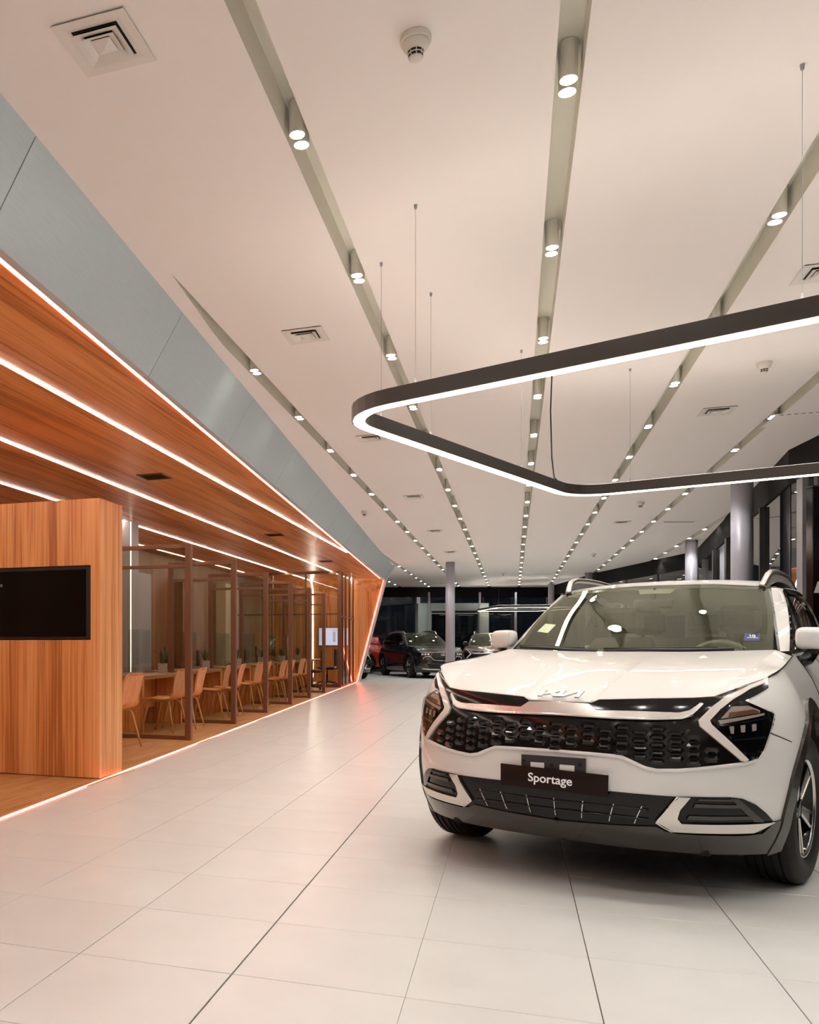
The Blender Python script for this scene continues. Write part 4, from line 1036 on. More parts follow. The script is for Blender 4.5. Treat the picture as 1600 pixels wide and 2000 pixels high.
# slatted radiator lines behind the middle scales
# boomerang light guides and lamps
K = 7.2727
def pc(pts): return SZ([(1340 + x / K, 1310 + y / K) for x, y in pts])
drl = pc([(165, 710), (185, 795), (480, 1040), (770, 1285), (830, 1290), (862, 1262), (600, 1005), (345, 770), (325, 715), (470, 560), (650, 425), (900, 275), (1095, 195), (1090, 145), (870, 237), (545, 388), (340, 535)])
lamp_out = pc([(770, 455), (1210, 600), (1225, 640), (1090, 1110), (950, 1255), (880, 1270), (360, 735), (470, 600), (640, 470)])
def lamp_parts(mirror):
    h = surf('headlamp', P_body, lamp_out, M['black_lacquer'], car, st=0.02, off=0.008, thick=0.008, nf=N_body, mirror=mirror, fine=0.012)
    surf('light_guide', P_body, drl, M['drl'], h, st=0.015, off=0.015, thick=0.012, nf=N_body, mirror=mirror, fine=0.01)
    for poly, m, of in (([(640, 520), (870, 510), (1020, 570), (1030, 605), (560, 680), (480, 690), (590, 570)], 'reflector', .0115), ([(600, 605), (930, 560), (1000, 585), (1010, 608), (580, 672)], 'amber', .0135),
                        ([(440, 715), (1080, 610), (1085, 640), (470, 765)], 'reflector', .0135), ([(440, 770), (1120, 670), (1120, 690), (500, 800)], 'chrome', .0125),
                        ([(640, 985), (1090, 930), (1110, 950), (1100, 965), (660, 1000)], 'chrome', .0125), ([(850, 1160), (880, 1195), (980, 1190), (1040, 1100), (1000, 1170), (890, 1180)], 'chrome', .0125)):
        surf('lamp_bar', P_body, pc(poly), M[m], h, st=0.02, off=of, thick=0.004, nf=N_body, mirror=mirror, fine=0.012)
    for k in range(6):
        x0 = 600 + k * 78; y0 = 800 - k * 8
        surf('projector_lens', P_body, pc([(x0, y0), (x0 + 62, y0 - 8), (x0 + 58, y0 + 100 - k * 4), (x0 + 8 + (14 if k == 0 else 0), y0 + 95)]), M['lens'] if k % 2 else M['reflector'], h, st=0.02, off=0.0125 + 0.001 * (k % 2), thick=0.004, nf=N_body, mirror=mirror, fine=0.012)
    surf('outer_lens', P_body, lamp_out, M['lens'], h, st=0.02, off=0.0175, nf=N_body, mirror=mirror, fine=0.012)
lamp_parts(0); lamp_parts(-1)

# --- lower face
low_px = [(1097, 1538), (1200, 1546), (1325, 1556), (1347, 1556), (1425, 1557), (1450, 1560), (1475, 1571), (1495, 1587), (1510, 1604), (1487, 1626), (1450, 1630), (1325, 1626), (1300, 1621), (1282, 1612), (1200, 1609), (1097, 1600)]
lw = SZ(low_px); lw[0] = (0.0, lw[0][1]); lw[-1] = (0.0, lw[-1][1] - .002)
low = surf('lower_intake', P_body, lw, M['black_lacquer'], car, st=0.03, off=0.004, thick=0.01, mirror=1, nf=N_body, fine=0.02)
lip_px = [(1510, 1604), (1539, 1597), (1528, 1632), (1515, 1642)]
lp = SZ(lip_px)
sa = [p for p in lw[8:]]
lip = [(0.0, 0.230), (0.5, 0.230), (arch_f[0][0] - 0.02, 0.232)] + [(a - 0.001, c) for a, c in arch_f[:12] if c < lp[1][1]] + [lp[1], lp[0]] + sa[1:]
surf('bumper_skirt', P_body, lip, M['clad'], car, st=0.03, off=0.010, thick=0.02, mirror=1, nf=N_body, fine=0.02)
# undertray
ut = np.array([(s, 0.0) for s in np.linspace(0, 1.05, 16)]); e1 = P_body(ut[:, 0], np.full(16, 0.237)); e2 = e1 * np.array([1, .97, 1]) + np.array([-0.10, 0, -0.035])
tray = np.concatenate([mirr(e1)[::-1][:-1], e1]); tray2 = np.concatenate([mirr(e2)[::-1][:-1], e2])
MB().grid(np.array([tray, tray2])).build('undertray', M['wheel_well'], car, True)
fog = SZ([(1281, 1603), (1322, 1556), (1347, 1557), (1327, 1580), (1322, 1597), (1330, 1606), (1478, 1606.5), (1509, 1604), (1468, 1623.5), (1312, 1620.5)])
for mr_ in (0, -1):
    fb = surf('fog_surround', P_body, fog, M['satin'], car, st=0.02, off=0.016, thick=0.014, nf=N_body, mirror=mr_, fine=0.012)
    bead('surround_edge', [fog[1], fog[0], fog[-1]], 0.0045, M['chrome'], fb, off=0.016, sym=mr_)
    for q in ([(1357, 1569), (1444, 1571), (1452, 1577), (1353, 1576)], [(1345, 1592), (1458, 1593), (1466, 1599), (1340, 1599)], [(1365, 1560), (1425, 1561), (1430, 1564), (1360, 1563)]):
        surf('louver', P_body, SZ(q), M['clad'], fb, st=0.02, off=0.012, thick=0.010, nf=N_body, mirror=mr_, fine=0.015)
    surf('vent_frame', P_body, SZ([(1424, 1559), (1440, 1560), (1490, 1604), (1470, 1604)]), M['clad'], fb, st=0.02, off=0.011, thick=0.008, nf=N_body, mirror=mr_, fine=0.015)
zc_ = (lw[0][1] + lw[-1][1]) / 2
for dz in (-0.025, 0.018):
    bead('intake_bar', [(0.0, zc_ + dz), (0.25, zc_ + dz), (0.40, zc_ + dz - 0.004)], 0.006, M['gloss_black'], low, off=0.006, sym=1)
for s0 in (-0.36, -0.25, -0.125, 0.0, 0.125, 0.25, 0.36):
    q = [(s0 * 0.95 - 0.0018, zc_ - 0.052), (s0 * 0.95 + 0.0018, zc_ - 0.052), (s0 * 1.04 + 0.0018, zc_ + 0.03), (s0 * 1.04 - 0.0018, zc_ + 0.03)]
    if s0 >= 0: surf('intake_fin', P_body, q, M['satin'], low, st=0.03, off=0.010, thick=0.006, nf=N_body, fine=0.02)
    else: surf('intake_fin', P_body, [(-a, b_) for a, b_ in q], M['satin'], low, st=0.03, off=0.010, thick=0.006, nf=N_body, mirror=-1, fine=0.02)
# name plate and its carrier
def car_ray_x(u, v, x):
    # y, z on the plane x = const
    k = (u - U0) / F_PX; y = (k * (CAR_LD[1] - _ca * x) - CAR_LD[0] + _sa * x) / (_ca + k * _sa); d = CAR_LD[1] - _ca * x - _sa * y
    return x, y, CAM_H + (V0 - v) * d / F_PX
def slab(name, px, x, th, m, parent):
    q = [car_ray_x(u, v, x) for u, v in px]
    return MB().hexa([(x - th, y, z) for _, y, z in q], [(x, y, z) for _, y, z in q]).build(name, m, parent), q
carrier, _ = slab('plate_carrier', [(1018.5, 1514), (1143, 1530), (1143.5, 1482), (1018.5, 1473.5)], 0.958, 0.012, M['dark'], car)
for px in ([(1036.5, 1499), (1063, 1501), (1063, 1490), (1036.5, 1488)], [(1093, 1507), (1122, 1509), (1122, 1495.5), (1093, 1493)]):
    slab('carrier_window', px, 0.9595, 0.001, M['paint'], carrier)
for u, v in ((1024, 1486), (1077.5, 1494), (1133, 1494)):
    x, y, z = car_ray_x(u, v, 0.959); MB().lathe([(0.009, 0), (0.009, 0.002)], 14, 'x', (0.9585, y, z)).build('screw_hole', M['wheel_well'], carrier)
pl, q = slab('name_plate', [(978, 1532), (1187.5, 1557.5), (1188.7, 1514.5), (978, 1490.7)], 0.972, 0.004, M['plate'], car)
pc_ = np.mean(np.array(q), 0); up_ = Vector(np.array(q[2]) - np.array(q[1])); rt_ = Vector(np.array(q[1]) - np.array(q[0]))
m4 = frame_on((0.9725, pc_[1] - 0.012, pc_[2]), (1, 0, 0), rt_)
text_mesh('plate_lettering', 'Sportage', 0.057, M['white_letter'], pl, m4, 0.0006, 0.0009)

# --- greenhouse
ws_b = spline([(-0.30, 0, 1.10), (-0.36, 0.38, 1.105), (-0.50, 0.712, 1.125)], 24)
ws_t = spline([(-1.13, 0, 1.556), (-1.155, 0.32, 1.550), (-1.235, 0.605, 1.528)], 24)
ws_l = spline([(-0.30, 0, 1.10), (-0.72, 0, 1.365), (-1.13, 0, 1.556)], 24)
ws_r = spline([(-0.50, 0.712, 1.125), (-0.88, 0.672, 1.355), (-1.235, 0.605, 1.528)], 24)
W = coons(ws_b, ws_t, ws_l, ws_r, 20, 20)
Wf = np.concatenate([mirr(W)[:, ::-1][:, :-1], W], 1)
wsm = MB().grid(Wf).build('windscreen', M['windscreen'], car, True)
def wfun(a, b_):                              # a: -1..1 across, b: 0..1 up
    n0, n1 = Wf.shape[:2]; x = np.clip((np.asarray(a) + 1) / 2 * (n1 - 1), 0, n1 - 1.001); y = np.clip(np.asarray(b_) * (n0 - 1), 0, n0 - 1.001)
    i, j = y.astype(int), x.astype(int); fy, fx = (y - i)[..., None], (x - j)[..., None]
    return Wf[i, j] * (1 - fy) * (1 - fx) + Wf[i + 1, j] * fy * (1 - fx) + Wf[i, j + 1] * (1 - fy) * fx + Wf[i + 1, j + 1] * fy * fx
fr_o = [(-1, 0), (1, 0), (1, 1), (-1, 1)]
fr_i = [(-.955, .10), (-.93, .075), (.93, .075), (.955, .10), (.955, .92), (.94, .945), (-.94, .945), (-.955, .92)]
surf('frit_band', wfun, fr_o, M['black_lacquer'], wsm, holes=[fr_i], st=0.08, off=-0.004, fine=0.05)
surf('sensor_patch', wfun, [(-.16, .955), (-.12, .86), (.16, .86), (.20, .955)], M['cabin'], wsm, st=0.05, off=-0.006, fine=0.05)
st_ = surf('emission_sticker', wfun, [(.80, .155), (.905, .145), (.905, .235), (.80, .245)], M['sticker'], wsm, st=0.05, off=0.002)
pS = wfun(np.array([0.8525]), np.array([0.205]))[0]; nS = numnorm(wfun, np.array([0.8525]), np.array([0.205]))[0]; rS = wfun(np.array([0.90]), np.array([0.20]))[0] - wfun(np.array([0.81]), np.array([0.21]))[0]
text_mesh('sticker_figures', '10', 0.034, M['white_letter'], wsm, frame_on(pS + nS * 0.004, nS, rS), 0.0003, 0.001)
MB().hexa([(-.028, -.0215, 0), (.028, -.0215, 0), (.028, -.017, 0), (-.028, -.017, 0)], [(-.028, -.0215, .0006), (.028, -.0215, .0006), (.028, -.017, .0006), (-.028, -.017, .0006)]).build('sticker_line', M['white_letter'], wsm).data.transform(frame_on(pS + nS * 0.004, nS, rS))
surf('price_sheet', wfun, [(-.90, .30), (-.77, .28), (-.74, .40), (-.87, .42)], M['paper'], wsm, st=0.06, off=-0.005)
# wipers
for y0, y1, lab in ((0.52, -0.10, 'a'), (-0.15, -0.66, 'b')):
    pts = [wfun(np.array([y / 0.70]), np.array([t]))[0] + np.array([0.012, 0, 0.012]) for y, t in ((y0, 0.03), ((y0 * .6 + y1 * .4), 0.045), ((y0 + y1 * 2) / 3, 0.05), (y1, 0.04))]
    wp = MB().tube(pts, [0.012, 0.010, 0.008, 0.005], 8).build('wiper_arm', M['dark'], car, True)
    pts = [wfun(np.array([y / 0.70]), np.array([t]))[0] + np.array([0.006, 0, 0.006]) for y, t in ((y0 - 0.08, 0.075), ((y0 + y1) / 2, 0.082), (y1 - 0.02, 0.07))]
    MB().tube(pts, 0.006, 6).build('wiper_blade', M['dark'], wp, True)
MB().grid(np.concatenate([mirr(q_)[:, ::-1][:, :-1] for q_ in [np.array([cow_c[::1], cow_c + np.array([-0.06, 0, -0.03])])]] + [np.array([cow_c, cow_c + np.array([-0.06, 0, -0.03])])], 1)).build('cowl', M['dark'], car, True)

rf_side = spline([(-1.235, 0.605, 1.528), (-1.55, 0.622, 1.572), (-2.1, 0.628, 1.578), (-2.7, 0.612, 1.545), (-3.15, 0.58, 1.490), (-3.42, 0.545, 1.445)], 50)
rf_ctr = spline([(-1.13, 0, 1.556), (-1.45, 0, 1.602), (-1.9, 0, 1.622), (-2.5, 0, 1.608), (-3.1, 0, 1.555), (-3.50, 0, 1.495)], 50)
rf_rear = spline([(-3.50, 0, 1.495), (-3.48, 0.3, 1.48), (-3.42, 0.545, 1.445)], 24)
R_ = coons(ws_t, rf_rear, rf_ctr, rf_side, 16, 40)
Rf = np.concatenate([mirr(R_)[:, ::-1][:, :-1], R_], 1)
MB().grid(Rf).build('roof', M['paint'], car, True)
MB().grid(Rf + np.array([0, 0, -0.03]), True).build('headliner', M['cabin_light'], car, True)
# side of the cabin: ruled between waist line and roof edge
wl = spline([(-0.50, 0.735, 1.118), P_body(s_of_x(-0.72, 1.12), 1.118), P_body(s_of_x(-1.5, 1.12), 1.125), P_body(s_of_x(-2.6, 1.12), 1.148), P_body(S2 + 0.25, 1.155), P_body(S2 + 0.55, 1.15)], 60)
top = spline([(-1.235, 0.605, 1.528), (-1.38, 0.652, 1.540), (-2.1, 0.668, 1.556), (-2.7, 0.655, 1.525), (-3.15, 0.625, 1.470), (-3.42, 0.545, 1.445)], 60)
top = np.array(top)
def rsamp(c, t):
    c = np.array(c); d = np.concatenate([[0], np.cumsum(np.linalg.norm(np.diff(c, axis=0), axis=1))]); return np.stack([np.interp(t * d[-1], d, c[:, k]) for k in range(3)], -1)
def sfun(a, b_):                               # a along 0..1, b up 0..1
    a = np.asarray(a, float); b_ = np.asarray(b_, float); lo, hi = rsamp(wl, a), rsamp(top, a)
    p = lo * (1 - b_[..., None]) + hi * b_[..., None]; p[..., 1] += 0.035 * (4 * b_ * (1 - b_)) ** 0.8 * np.clip(a * 12, 0, 1); return p
win = [(.030, .04), (.095, .93), (.13, .955), (.60, .93), (.86, .80), (.84, .45), (.80, .10), (.70, .05)]
win = [(.035, .035), (.062, .90), (.080, .945), (.55, .92), (.80, .82), (.84, .60), (.80, .15), (.70, .045)]
for mr_ in (0, -1):
    sd = surf('cabin_side', sfun, [(0, 0), (1, 0), (1, 1), (0, 1)], M['paint'], car, holes=[win], st=0.04, mirror=mr_, fine=0.025)
    surf('side_glass', sfun, win, M['tinted'], sd, st=0.05, off=-0.008, mirror=mr_, fine=0.03)
    ins = [(.035 + (a - .035) * .97 + .012, .05 + (b_ - .04) * .90) for a, b_ in win]
    surf('window_seal', sfun, win, M['gloss_black'], sd, holes=[ins], st=0.05, off=0.003, mirror=mr_, fine=0.03)
    for a0 in (.30, .56): surf('pillar_cover', sfun, [(a0, .05), (a0 + .035, .05), (a0 + .03, .93), (a0 + .0, .93)], M['gloss_black'], sd, st=0.05, off=0.002, mirror=mr_, fine=0.04)
    surf('pillar_trim', sfun, [(.0, 0), (.0065, 0), (.0095, 1), (.0, 1)], M['pillar'], sd, st=0.05, off=0.003, mirror=mr_, fine=0.03)
    sg = 1 if mr_ == 0 else -1
    rail = spline([(-1.20, 0.578 * sg, 1.540), (-1.27, 0.590 * sg, 1.590), (-1.36, 0.598 * sg, 1.628), (-1.55, 0.602 * sg, 1.648), (-2.1, 0.605 * sg, 1.655), (-2.7, 0.592 * sg, 1.622), (-3.05, 0.575 * sg, 1.565), (-3.20, 0.565 * sg, 1.51)], 60)
    rail = np.array(rail) - np.array([0, 0, 0.012])
    rl = MB().tube(rail, 0.020, 10).build('roof_rail', M['satin'], car, True)
    MB().grid(np.array([rail + np.array([0, 0.012 * sg, 0]), rail + np.array([0, 0.016 * sg, 0]) - np.stack([0 * rail[:, 0], 0 * rail[:, 0], np.clip(rail[:, 2] - 1.525, 0.01, 0.06)], 1)])).build('rail_skirt', M['pillar'], rl, True)
# tailgate and rear glass
rb = np.array([P_body(S3 - t, 1.10 + 0.05 * min(1, t / 0.7)) for t in np.linspace(0, S3 - S2 - 0.55, 24)])
rgl = np.array([rf_rear[0] * (1 - t) + rb[0] * t for t in np.linspace(0, 1, 20)]); rgr = np.array([rf_rear[-1] * (1 - t) + rb[-1] * t for t in np.linspace(0, 1, 20)])
Tg = coons(rf_rear, rb, rgl, rgr, 16, 16); Tgf = np.concatenate([mirr(Tg)[:, ::-1][:, :-1], Tg], 1)
def tfun(a, b_):
    n0, n1 = Tgf.shape[:2]; x = np.clip((np.asarray(a) + 1) / 2 * (n1 - 1), 0, n1 - 1.001); y = np.clip(np.asarray(b_) * (n0 - 1), 0, n0 - 1.001)
    i, j = y.astype(int), x.astype(int); fy, fx = (y - i)[..., None], (x - j)[..., None]
    return Tgf[i, j] * (1 - fy) * (1 - fx) + Tgf[i + 1, j] * fy * (1 - fx) + Tgf[i, j + 1] * (1 - fy) * fx + Tgf[i + 1, j + 1] * fy * fx
rw = [(-.80, .16), (-.85, .80), (.85, .80), (.80, .16)]
tg = surf('tailgate_frame', tfun, [(-1, 0), (1, 0), (1, 1), (-1, 1)], M['paint'], car, holes=[rw], st=0.08, fine=0.06)
surf('rear_glass', tfun, rw, M['tinted'], tg, st=0.08, off=-0.006)
for mr_ in (0, -1):
    surf('tail_lamp', P_body, [(S3 - 0.05, .93), (S3 - 0.05, .97), (S3 - 0.55, 1.0), (S3 - 1.0, .98), (S3 - 1.0, .92), (S3 - 0.72, .82), (S3 - 0.6, .86), (S3 - 0.5, .93)], mat('tail_red', (0.25, 0.006, 0.005), 0.15, coat=1.0), car, st=0.03, off=0.008, thick=0.01, nf=N_body, mirror=mr_)
surf('rear_skirt', P_body, [(S2 + 0.55, .30), (S3, .31), (S3, .50), (S3 - .5, .50), (S3 - .8, .42)], M['clad'], car, st=0.03, off=0.010, thick=0.015, mirror=1, nf=N_body)

# --- sides: arches, sills, doors, mirrors
for mr_ in (0, -1):
    for cx_, nm in ((0.0, 'f'), (-2.755, 'r')):
        a0 = circ(cx_, 0.478, 30); a1 = circ(cx_, 0.535, 30)
        surf('wheel_arch_trim', P_body, a0 + a1[::-1], M['clad'], car, st=0.04, off=0.014, thick=0.03, mirror=mr_, nf=N_body, fine=0.02)
        # dark liner
        pts = []
        for a in np.linspace(-0.275, PI + 0.275, 24):
            x, z = cx_ + 0.48 * math.cos(a), 0.37 + 0.48 * math.sin(a); yy = float(P_body(s_of_x(x, max(z, .2)), max(z, .2))[1]); sg = 1 if mr_ == 0 else -1
            pts.append([(x, (yy - 0.002) * sg, z), (x, 0.55 * sg, z)])
        MB().grid(np.array(pts)).build('wheel_liner', M['wheel_well'], car, True)
    sB = s_of_x(-0.50, .3); sE = s_of_x(-2.25, .3)
    surf('sill_cladding', P_body, [(sB, .235), (sE, .235), (sE, .36), (sB, .34)], M['clad'], car, st=0.05, off=0.012, thick=0.02, mirror=mr_, nf=N_body)
    bead('sill_bright', [(sB + .05, .30), (sE - .05, .30)], 0.010, M['satin'], car, off=0.02, sym=mr_)
    for x in (-0.62, -1.62, -2.50):
        bead('door_gap', [(s_of_x(x, .4), .36), (s_of_x(x - .02, .8), .8), (s_of_x(x - .03, 1.1), 1.10)], 0.003, M['wheel_well'], car, off=0.0, sym=mr_, n=6)
    for x in (-1.42, -2.38): bead('door_handle', [(s_of_x(x, .93), .93), (s_of_x(x - .10, .94), .94), (s_of_x(x - .20, .945), .945)], 0.013, M['paint'], car, off=0.018, sym=mr_)
    bead('panel_gap', SZ([(1505, 1432), (1546, 1449)]), 0.0022, M['wheel_well'], car, off=0.0005, sym=mr_, n=6)
    # mirror
    sg = 1 if mr_ == 0 else -1
    bm = bmesh.new(); bmesh.ops.create_uvsphere(bm, u_segments=24, v_segments=14, radius=1.0)
    for v in bm.verts:
        x, y, z = v.co; e_ = 0.55
        f_ = lambda t: math.copysign(abs(t) ** e_, t)
        v.co = (-0.77 + 0.075 * f_(x) + (0.03 * (1 - y) * (1 if x > 0 else 0)), sg * (0.872 + 0.078 * f_(y)), 1.203 + 0.062 * f_(z) * (1 - 0.10 * y) )
    mb_ = MB(); bm.verts.index_update(); mb_.add([v.co for v in bm.verts], [[v.index for v in f.verts] for f in bm.faces]); bm.free()
    mo = mb_.build('door_mirror', M['paint'], car, True)
    MB().tube([(-0.66, 0.795 * sg, 1.06), (-0.68, 0.85 * sg, 1.085), (-0.76, 0.885 * sg, 1.155)], [0.040, 0.034, 0.030], 10).build('mirror_arm', M['gloss_black'], mo, True)
    MB().add([(-0.847, sg * (0.885 + a), 1.203 + c_) for a, c_ in ((-.07, -.045), (.07, -.04), (.07, .045), (-.07, .05))], [(0, 1, 2, 3)]).build('mirror_glass', M['chrome'], mo)
    MB().tube([(-0.692, sg * 0.93, 1.19), (-0.72, sg * 0.955, 1.193)], 0.006, 6).build('turn_signal', M['reflector'], mo)

# --- wheels
def make_wheel():
    r = empty('wheel')
    R, Wd = 0.369, 0.235
    pr = [(0.235, -0.095), (0.262, -0.110), (0.30, -0.1175), (0.335, -0.112), (0.356, -0.098), (0.3665, -0.083)]
    gro = []
    for y in (-0.052, -0.018, 0.018, 0.052): gro += [(R, y - 0.006), (R - 0.009, y - 0.004), (R - 0.009, y + 0.004), (R, y + 0.006)]
    prf = pr + gro + [(a, -b_) for a, b_ in pr[::-1]]
    b = MB(); b.lathe(prf, 72, 'y', cap=False); ty = b.build('tyre', M['rubber'], r, True)
    bm = bmesh.new(); bm.from_mesh(ty.data)
    for e in bm.edges:
        if len(e.link_faces) == 2 and e.calc_face_angle(0) > 0.6: e.smooth = False
    bm.to_mesh(ty.data); bm.free()
    tb = MB()
    for k in range(72):
        a = 2 * PI * k / 72
        for y0 in (-0.07, 0.07):
            ca, sa_ = math.cos(a), math.sin(a)
            tb.add([((R + 0.0008) * ca, y0 - .016, (R + 0.0008) * sa_), ((R + 0.0008) * ca, y0 + .016, (R + 0.0008) * sa_), ((R + .0008) * math.cos(a + .009), y0 + .016, (R + .0008) * math.sin(a + .009)), ((R + .0008) * math.cos(a + .009), y0 - .016, (R + .0008) * math.sin(a + .009))], [(0, 1, 2, 3)])
    tag(tb.build('tread_sipes', M['wheel_well'], ty), kind='stuff')
    rim = MB().lathe([(0.205, -0.09), (0.205, 0.03), (0.222, 0.06), (0.228, 0.088), (0.236, 0.098), (0.241, 0.094), (0.236, 0.080)], 60, 'y', cap=False).build('rim', M['gloss_black'], r, True)
    MB().lathe([(0.226, 0.0885), (0.230, 0.096), (0.237, 0.0995), (0.2405, 0.0965)], 60, 'y', cap=False).build('rim_flange', M['alloy'], rim, True)
    MB().lathe([(0.19, -0.03), (0.19, -0.01)], 40, 'y').build('brake_disc', M['satin'], rim)
    for k in range(5):
        a = 2 * PI * k / 5 + 0.3
        def pt(rad, t, y): ca, sa_ = math.cos(a), math.sin(a); return (rad * ca - t * sa_, y, rad * sa_ + t * ca)
        # a forked, faceted spoke
        s_ = MB().hexa([pt(0.05, -0.034, .030), pt(0.05, 0.034, .030), pt(0.222, 0.052, .050), pt(0.222, -0.052, .050)], [pt(0.05, -0.028, .070), pt(0.05, 0.028, .070), pt(0.222, 0.046, .085), pt(0.222, -0.046, .085)]).build('spoke', M['gloss_black'], rim)
        for sd_ in (-1, 1):
            MB().hexa([pt(0.055, 0.006 * sd_, .068), pt(0.055, 0.026 * sd_, .068), pt(0.226, 0.046 * sd_, .083), pt(0.226, 0.030 * sd_, .083)], [pt(0.055, 0.008 * sd_, .0745), pt(0.055, 0.026 * sd_, .0725), pt(0.226, 0.046 * sd_, .0875), pt(0.226, 0.032 * sd_, .0895)]).build('spoke_face', M['alloy'], rim)
    MB().lathe([(0.055, 0.03), (0.055, 0.070), (0.035, 0.076), (0.0, 0.0765)], 30, 'y', cap=False).build('hub_cap', M['gloss_black'], rim, True)
    for k in range(5):
        a = 2 * PI * k / 5 + 0.93; MB().lathe([(0.009, 0.03), (0.009, 0.064)], 8, 'y', (0.062 * math.cos(a), 0, 0.062 * math.sin(a))).build('wheel_nut', M['alloy'], rim)
    return r
wh = make_wheel()
def flat(root, nm='wheel'):
    """wheel root becomes a part of the car: its rim carries the rest"""
    return root
rimroot = [c for c in wh.children if c.name.startswith('rim')][0]; tyre0 = [c for c in wh.children if c.name.startswith('tyre')][0]
# car > wheel (the tyre) > rim, spokes ...
sub = list(rimroot.children); tyre0.name = 'wheel'
for c in [rimroot] + sub + list(tyre0.children): c.parent = tyre0
bpy.data.objects.remove(wh)
first = True
for x, sg in ((0.0, 1), (0.0, -1), (-2.755, 1), (-2.755, -1)):
    w_ = tyre0 if first else copy_tree(tyre0); first = False
    w_.parent = car; w_.location = (x, 0.803 * sg, 0.369); w_.rotation_euler = (0, 0.5 if x == 0 else 1.1, (0 if sg > 0 else PI) - (0.095 if x == 0 else 0))
# underbody
MB().prism([(0.70, -0.60), (0.70, 0.60), (-0.50, 0.60), (-0.50, 0.86), (-2.26, 0.86), (-2.26, 0.60), (-3.50, 0.60), (-3.50, -0.60), (-2.26, -0.60), (-2.26, -0.86), (-0.50, -0.86), (-0.50, -0.60)], 0.215, 0.30).build('underbody', M['wheel_well'], car)

# --- cabin
MB().hexa([(-0.42, -0.70, 0.80), (-0.42, 0.70, 0.80), (-1.05, 0.70, 0.80), (-1.05, -0.70, 0.80)], [(-0.45, -0.66, 1.075), (-0.45, 0.66, 1.075), (-0.98, 0.70, 1.03), (-0.98, -0.70, 1.03)]).build('dashboard', M['cabin'], car)
MB().box(-3.4, -0.4, -0.78, 0.78, 0.32, 0.36).build('cabin_floor', M['cabin'], car)
for sg in (1, -1): MB().box(-3.3, -0.55, 0.74 * sg - .01, 0.74 * sg + .01, 0.36, 1.06).build('door_card', M['cabin'], car)
def seat(x, y, w_, nm='front_seat'):
    s_ = MB().cbox(x - 0.05, x + 0.45, y - w_, y + w_, 0.50, 0.68, 0.05).build(nm, M['seat'], car)
    P = []
    for z, h, xx in ((0.62, 1.0, 0.0), (0.80, 1.0, -0.04), (1.0, 1.0, -0.09), (1.14, .92, -0.13), (1.22, .72, -0.16)):
        P.append([(x + xx + 0.06 * math.cos(t * 1.3), y + w_ * h * t, z) for t in np.linspace(-1, 1, 9)])
    A = np.array(P); B_ = A + np.array([-0.11, 0, 0]); b = MB(); b.grid(A); b.grid(B_, True); na, nb = A.shape[:2]
    rim_ = [(i, 0) for i in range(na)] + [(na - 1, j) for j in range(1, nb)] + [(i, nb - 1) for i in range(na - 2, -1, -1)] + [(0, j) for j in range(nb - 2, 0, -1)]
    for k in range(len(rim_)):
        a_, c_ = rim_[k], rim_[(k + 1) % len(rim_)]; ia, ic = a_[0] * nb + a_[1], c_[0] * nb + c_[1]; b.f.append((ia, ic, na * nb + ic, na * nb + ia))
    b.build('backrest', M['seat'], s_, True)
    for yy in ([y] if w_ < 0.4 else [y - 0.42, y, y + 0.42]): MB().cbox(x - 0.28, x - 0.17, yy - 0.13, yy + 0.13, 1.25, 1.44, 0.04).build('headrest', M['seat'], s_)
seat(-1.62, 0.37, 0.25); seat(-1.62, -0.37, 0.25); seat(-2.62, 0.0, 0.62, 'rear_bench')
sw = [( -1.02 - 0.07 * math.cos(a), 0.37 + 0.185 * math.sin(a), 1.02 + 0.165 * math.cos(a)) for a in np.linspace(0, 2 * PI, 33)]
st = MB().tube(sw, 0.014, 8, cap=False).build('steering_wheel', M['cabin'], car, True)
MB().cbox(-1.04, -0.99, 0.30, 0.44, 0.97, 1.06, 0.015).build('steering_hub', M['cabin'], st)
MB().tube([(-0.80, 0.37, 0.97), (-1.0, 0.37, 1.01)], 0.03, 8).build('steering_column', M['cabin'], st)
mi = MB().cbox(-1.06, -1.03, -0.12, 0.12, 1.40, 1.46, 0.012).build('inside_mirror', M['dark'], car)
MB().tube([(-1.05, 0, 1.46), (-1.08, 0, 1.53)], 0.010, 6).build('mirror_stalk', M['dark'], mi)


# ------------------------------------------------------------------ other cars at the far end
def face(lat, d, fl, fd):
    x, y = LD(lat, d); v = cR * fl + cF * fd; return x, y, math.atan2(v[1], v[0])
DETAIL = ('grille_scale', 'plate_carrier', 'name_plate', 'emission_sticker', 'sticker_figures', 'sticker_line', 'louver', 'vent_frame', 'lamp_bar', 'projector_lens', 'intake_fin', 'intake_bar', 'wheel_nut', 'tread_sipes', 'screw_hole', 'carrier_window', 'panel_gap')
FACE = DETAIL + ('grille_mask', 'headlamp', 'lower_intake', 'fog_surround', 'bumper_lip', 'bonnet_lettering')
def other(lat, d, fl, fd, paint, lab, skip=DETAIL):
    c = copy_tree(car, None, {M['paint']: paint}, skip); x, y, a = face(lat, d, fl, fd); c.location = (x, y, 0); c.rotation_euler = (0, 0, a); tag(c, lab, 'car'); return c
black = mat('black_car_paint', (0.006, 0.006, 0.008), 0.25, coat=1.0); red = mat('red_car_paint', (0.45, 0.02, 0.01), 0.3, coat=1.0); maroon = mat('maroon_car_paint', (0.035, 0.003, 0.003), 0.3, coat=1.0); grey = mat('anthracite_car_paint', (0.012, 0.013, 0.017), 0.3, coat=1.0)
bc = other(7.97, 30.13, 0.12, -0.993, black, 'black sport utility car with silver roof rails beside the slim column', FACE)
g_ = surf('grille', P_body, [(0, .60), (.34, .62), (.46, .74), (.40, .86), (0, .875)], M['gloss_black'], bc, st=0.05, off=0.006, thick=0.01, mirror=1, nf=N_body)
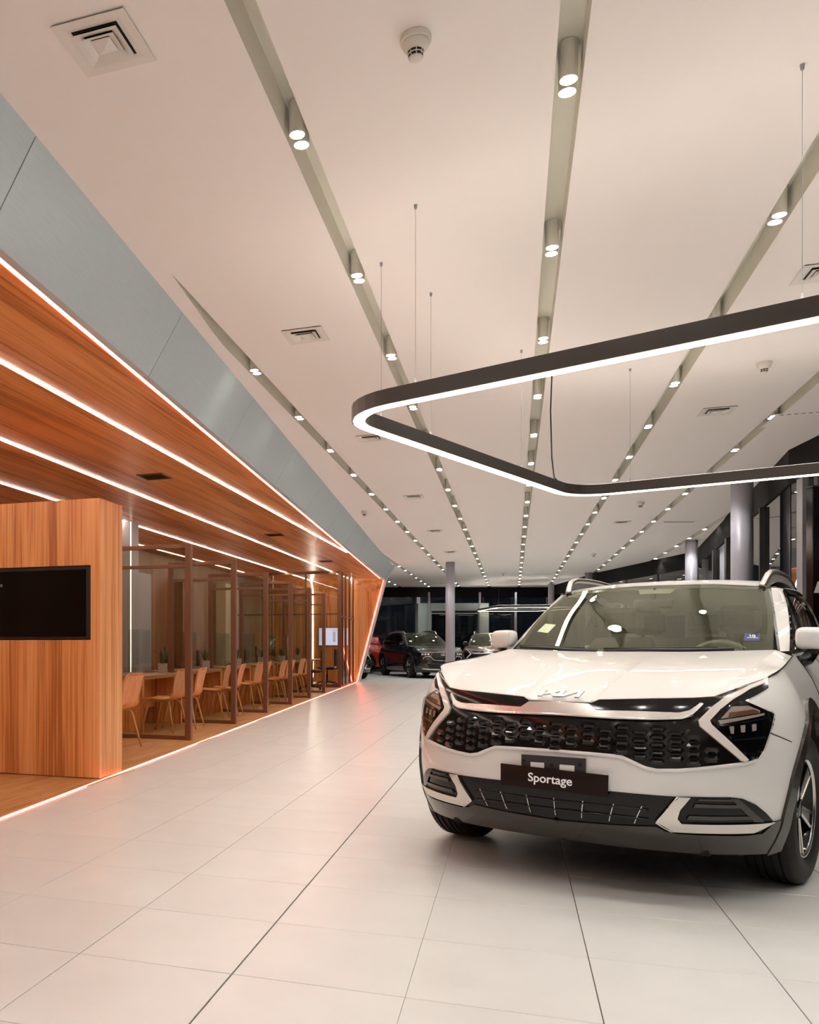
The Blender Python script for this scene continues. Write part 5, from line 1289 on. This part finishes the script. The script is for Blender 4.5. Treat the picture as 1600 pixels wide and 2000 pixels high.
bead('grille_frame', [(0, .60), (.34, .62), (.46, .74), (.40, .86)], 0.008, M['satin'], g_, off=0.01, sym=1)
for k in range(4): bead('grille_bar', [(0, .66 + .05 * k), (.36, .665 + .05 * k)], 0.006, M['clad'], g_, off=0.012, sym=1)
bead('nose_trim', [(0, .885), (.40, .88), (.60, .885), (.86, .90)], 0.010, M['satin'], bc, off=0.008, sym=1)
kia_mesh('front_lettering', M['chrome'], g_, frame_on((0.915, 0, .80), (1, 0, 0.3), (0, 1, 0)), 0.045, 0.006)
for mr_ in (0, -1):
    h_ = surf('headlamp', P_body, [(.44, .75), (.62, .755), (.88, .80), (.92, .875), (.60, .870), (.42, .862)], M['black_lacquer'], bc, st=0.05, off=0.006, thick=0.008, mirror=mr_, nf=N_body)
    for k in range(3): surf('lamp_module', P_body, [(.49 + .1 * k, .79), (.56 + .1 * k, .795), (.56 + .1 * k, .85), (.49 + .1 * k, .85)], M['reflector'], h_, st=0.05, off=0.010, thick=0.004, mirror=mr_, nf=N_body)
    bead('light_guide', [(.44, .745), (.62, .748), (.70, .70), (.70, .66)], 0.009, M['drl'], h_, off=0.010, sym=mr_)
    surf('corner_vent', P_body, [(.66, .42), (.80, .42), (.84, .52), (.70, .52)], M['clad'], bc, st=0.05, off=0.006, thick=0.01, mirror=mr_, nf=N_body)
surf('lower_intake', P_body, [(0, .36), (.50, .37), (.58, .50), (0, .50)], M['black_lacquer'], bc, st=0.05, off=0.005, thick=0.01, mirror=1, nf=N_body)
bead('skid_trim', [(0, .315), (.50, .32), (.75, .34)], 0.022, M['satin'], bc, off=0.012, sym=1)
other(3.5, 35.1, -1.0, 0.0, red, 'bright red car seen between the portal edge and the black car')
other(4.6, 29.3, 0.30, -0.954, grey, 'dark car almost hidden behind the slanted portal edge')
other(10.2, 31.0, -0.35, -0.937, maroon, 'dark red car behind the slim column, partly hidden by the white car')

# ------------------------------------------------------------------ sign totem outside the facade
D_T = 8.8
tx, ty = LD((1632 - U0) / F_PX * D_T, D_T)
t = empty('sign_totem', (tx, ty, 0.0), YAW); tag(t, 'black totem with white letters standing in front of the glass facade', 'sign')
MB().cbox(-0.266, 0.266, -0.05, 0.05, 0.0, 2.76, 0.006).build('body', M['gloss_black'], t)
MB().box(-0.27, 0.27, -0.055, 0.055, 2.76, 2.775).build('cap', M['mullion_dark'], t)
kia_mesh('totem_lettering', mat('pale_letter', (0.62, 0.63, 0.64), 0.4), t, Matrix.Translation((0.0, -0.052, 1.745)) @ Matrix.Rotation(PI / 2, 4, 'X'), 0.115, 0.006)
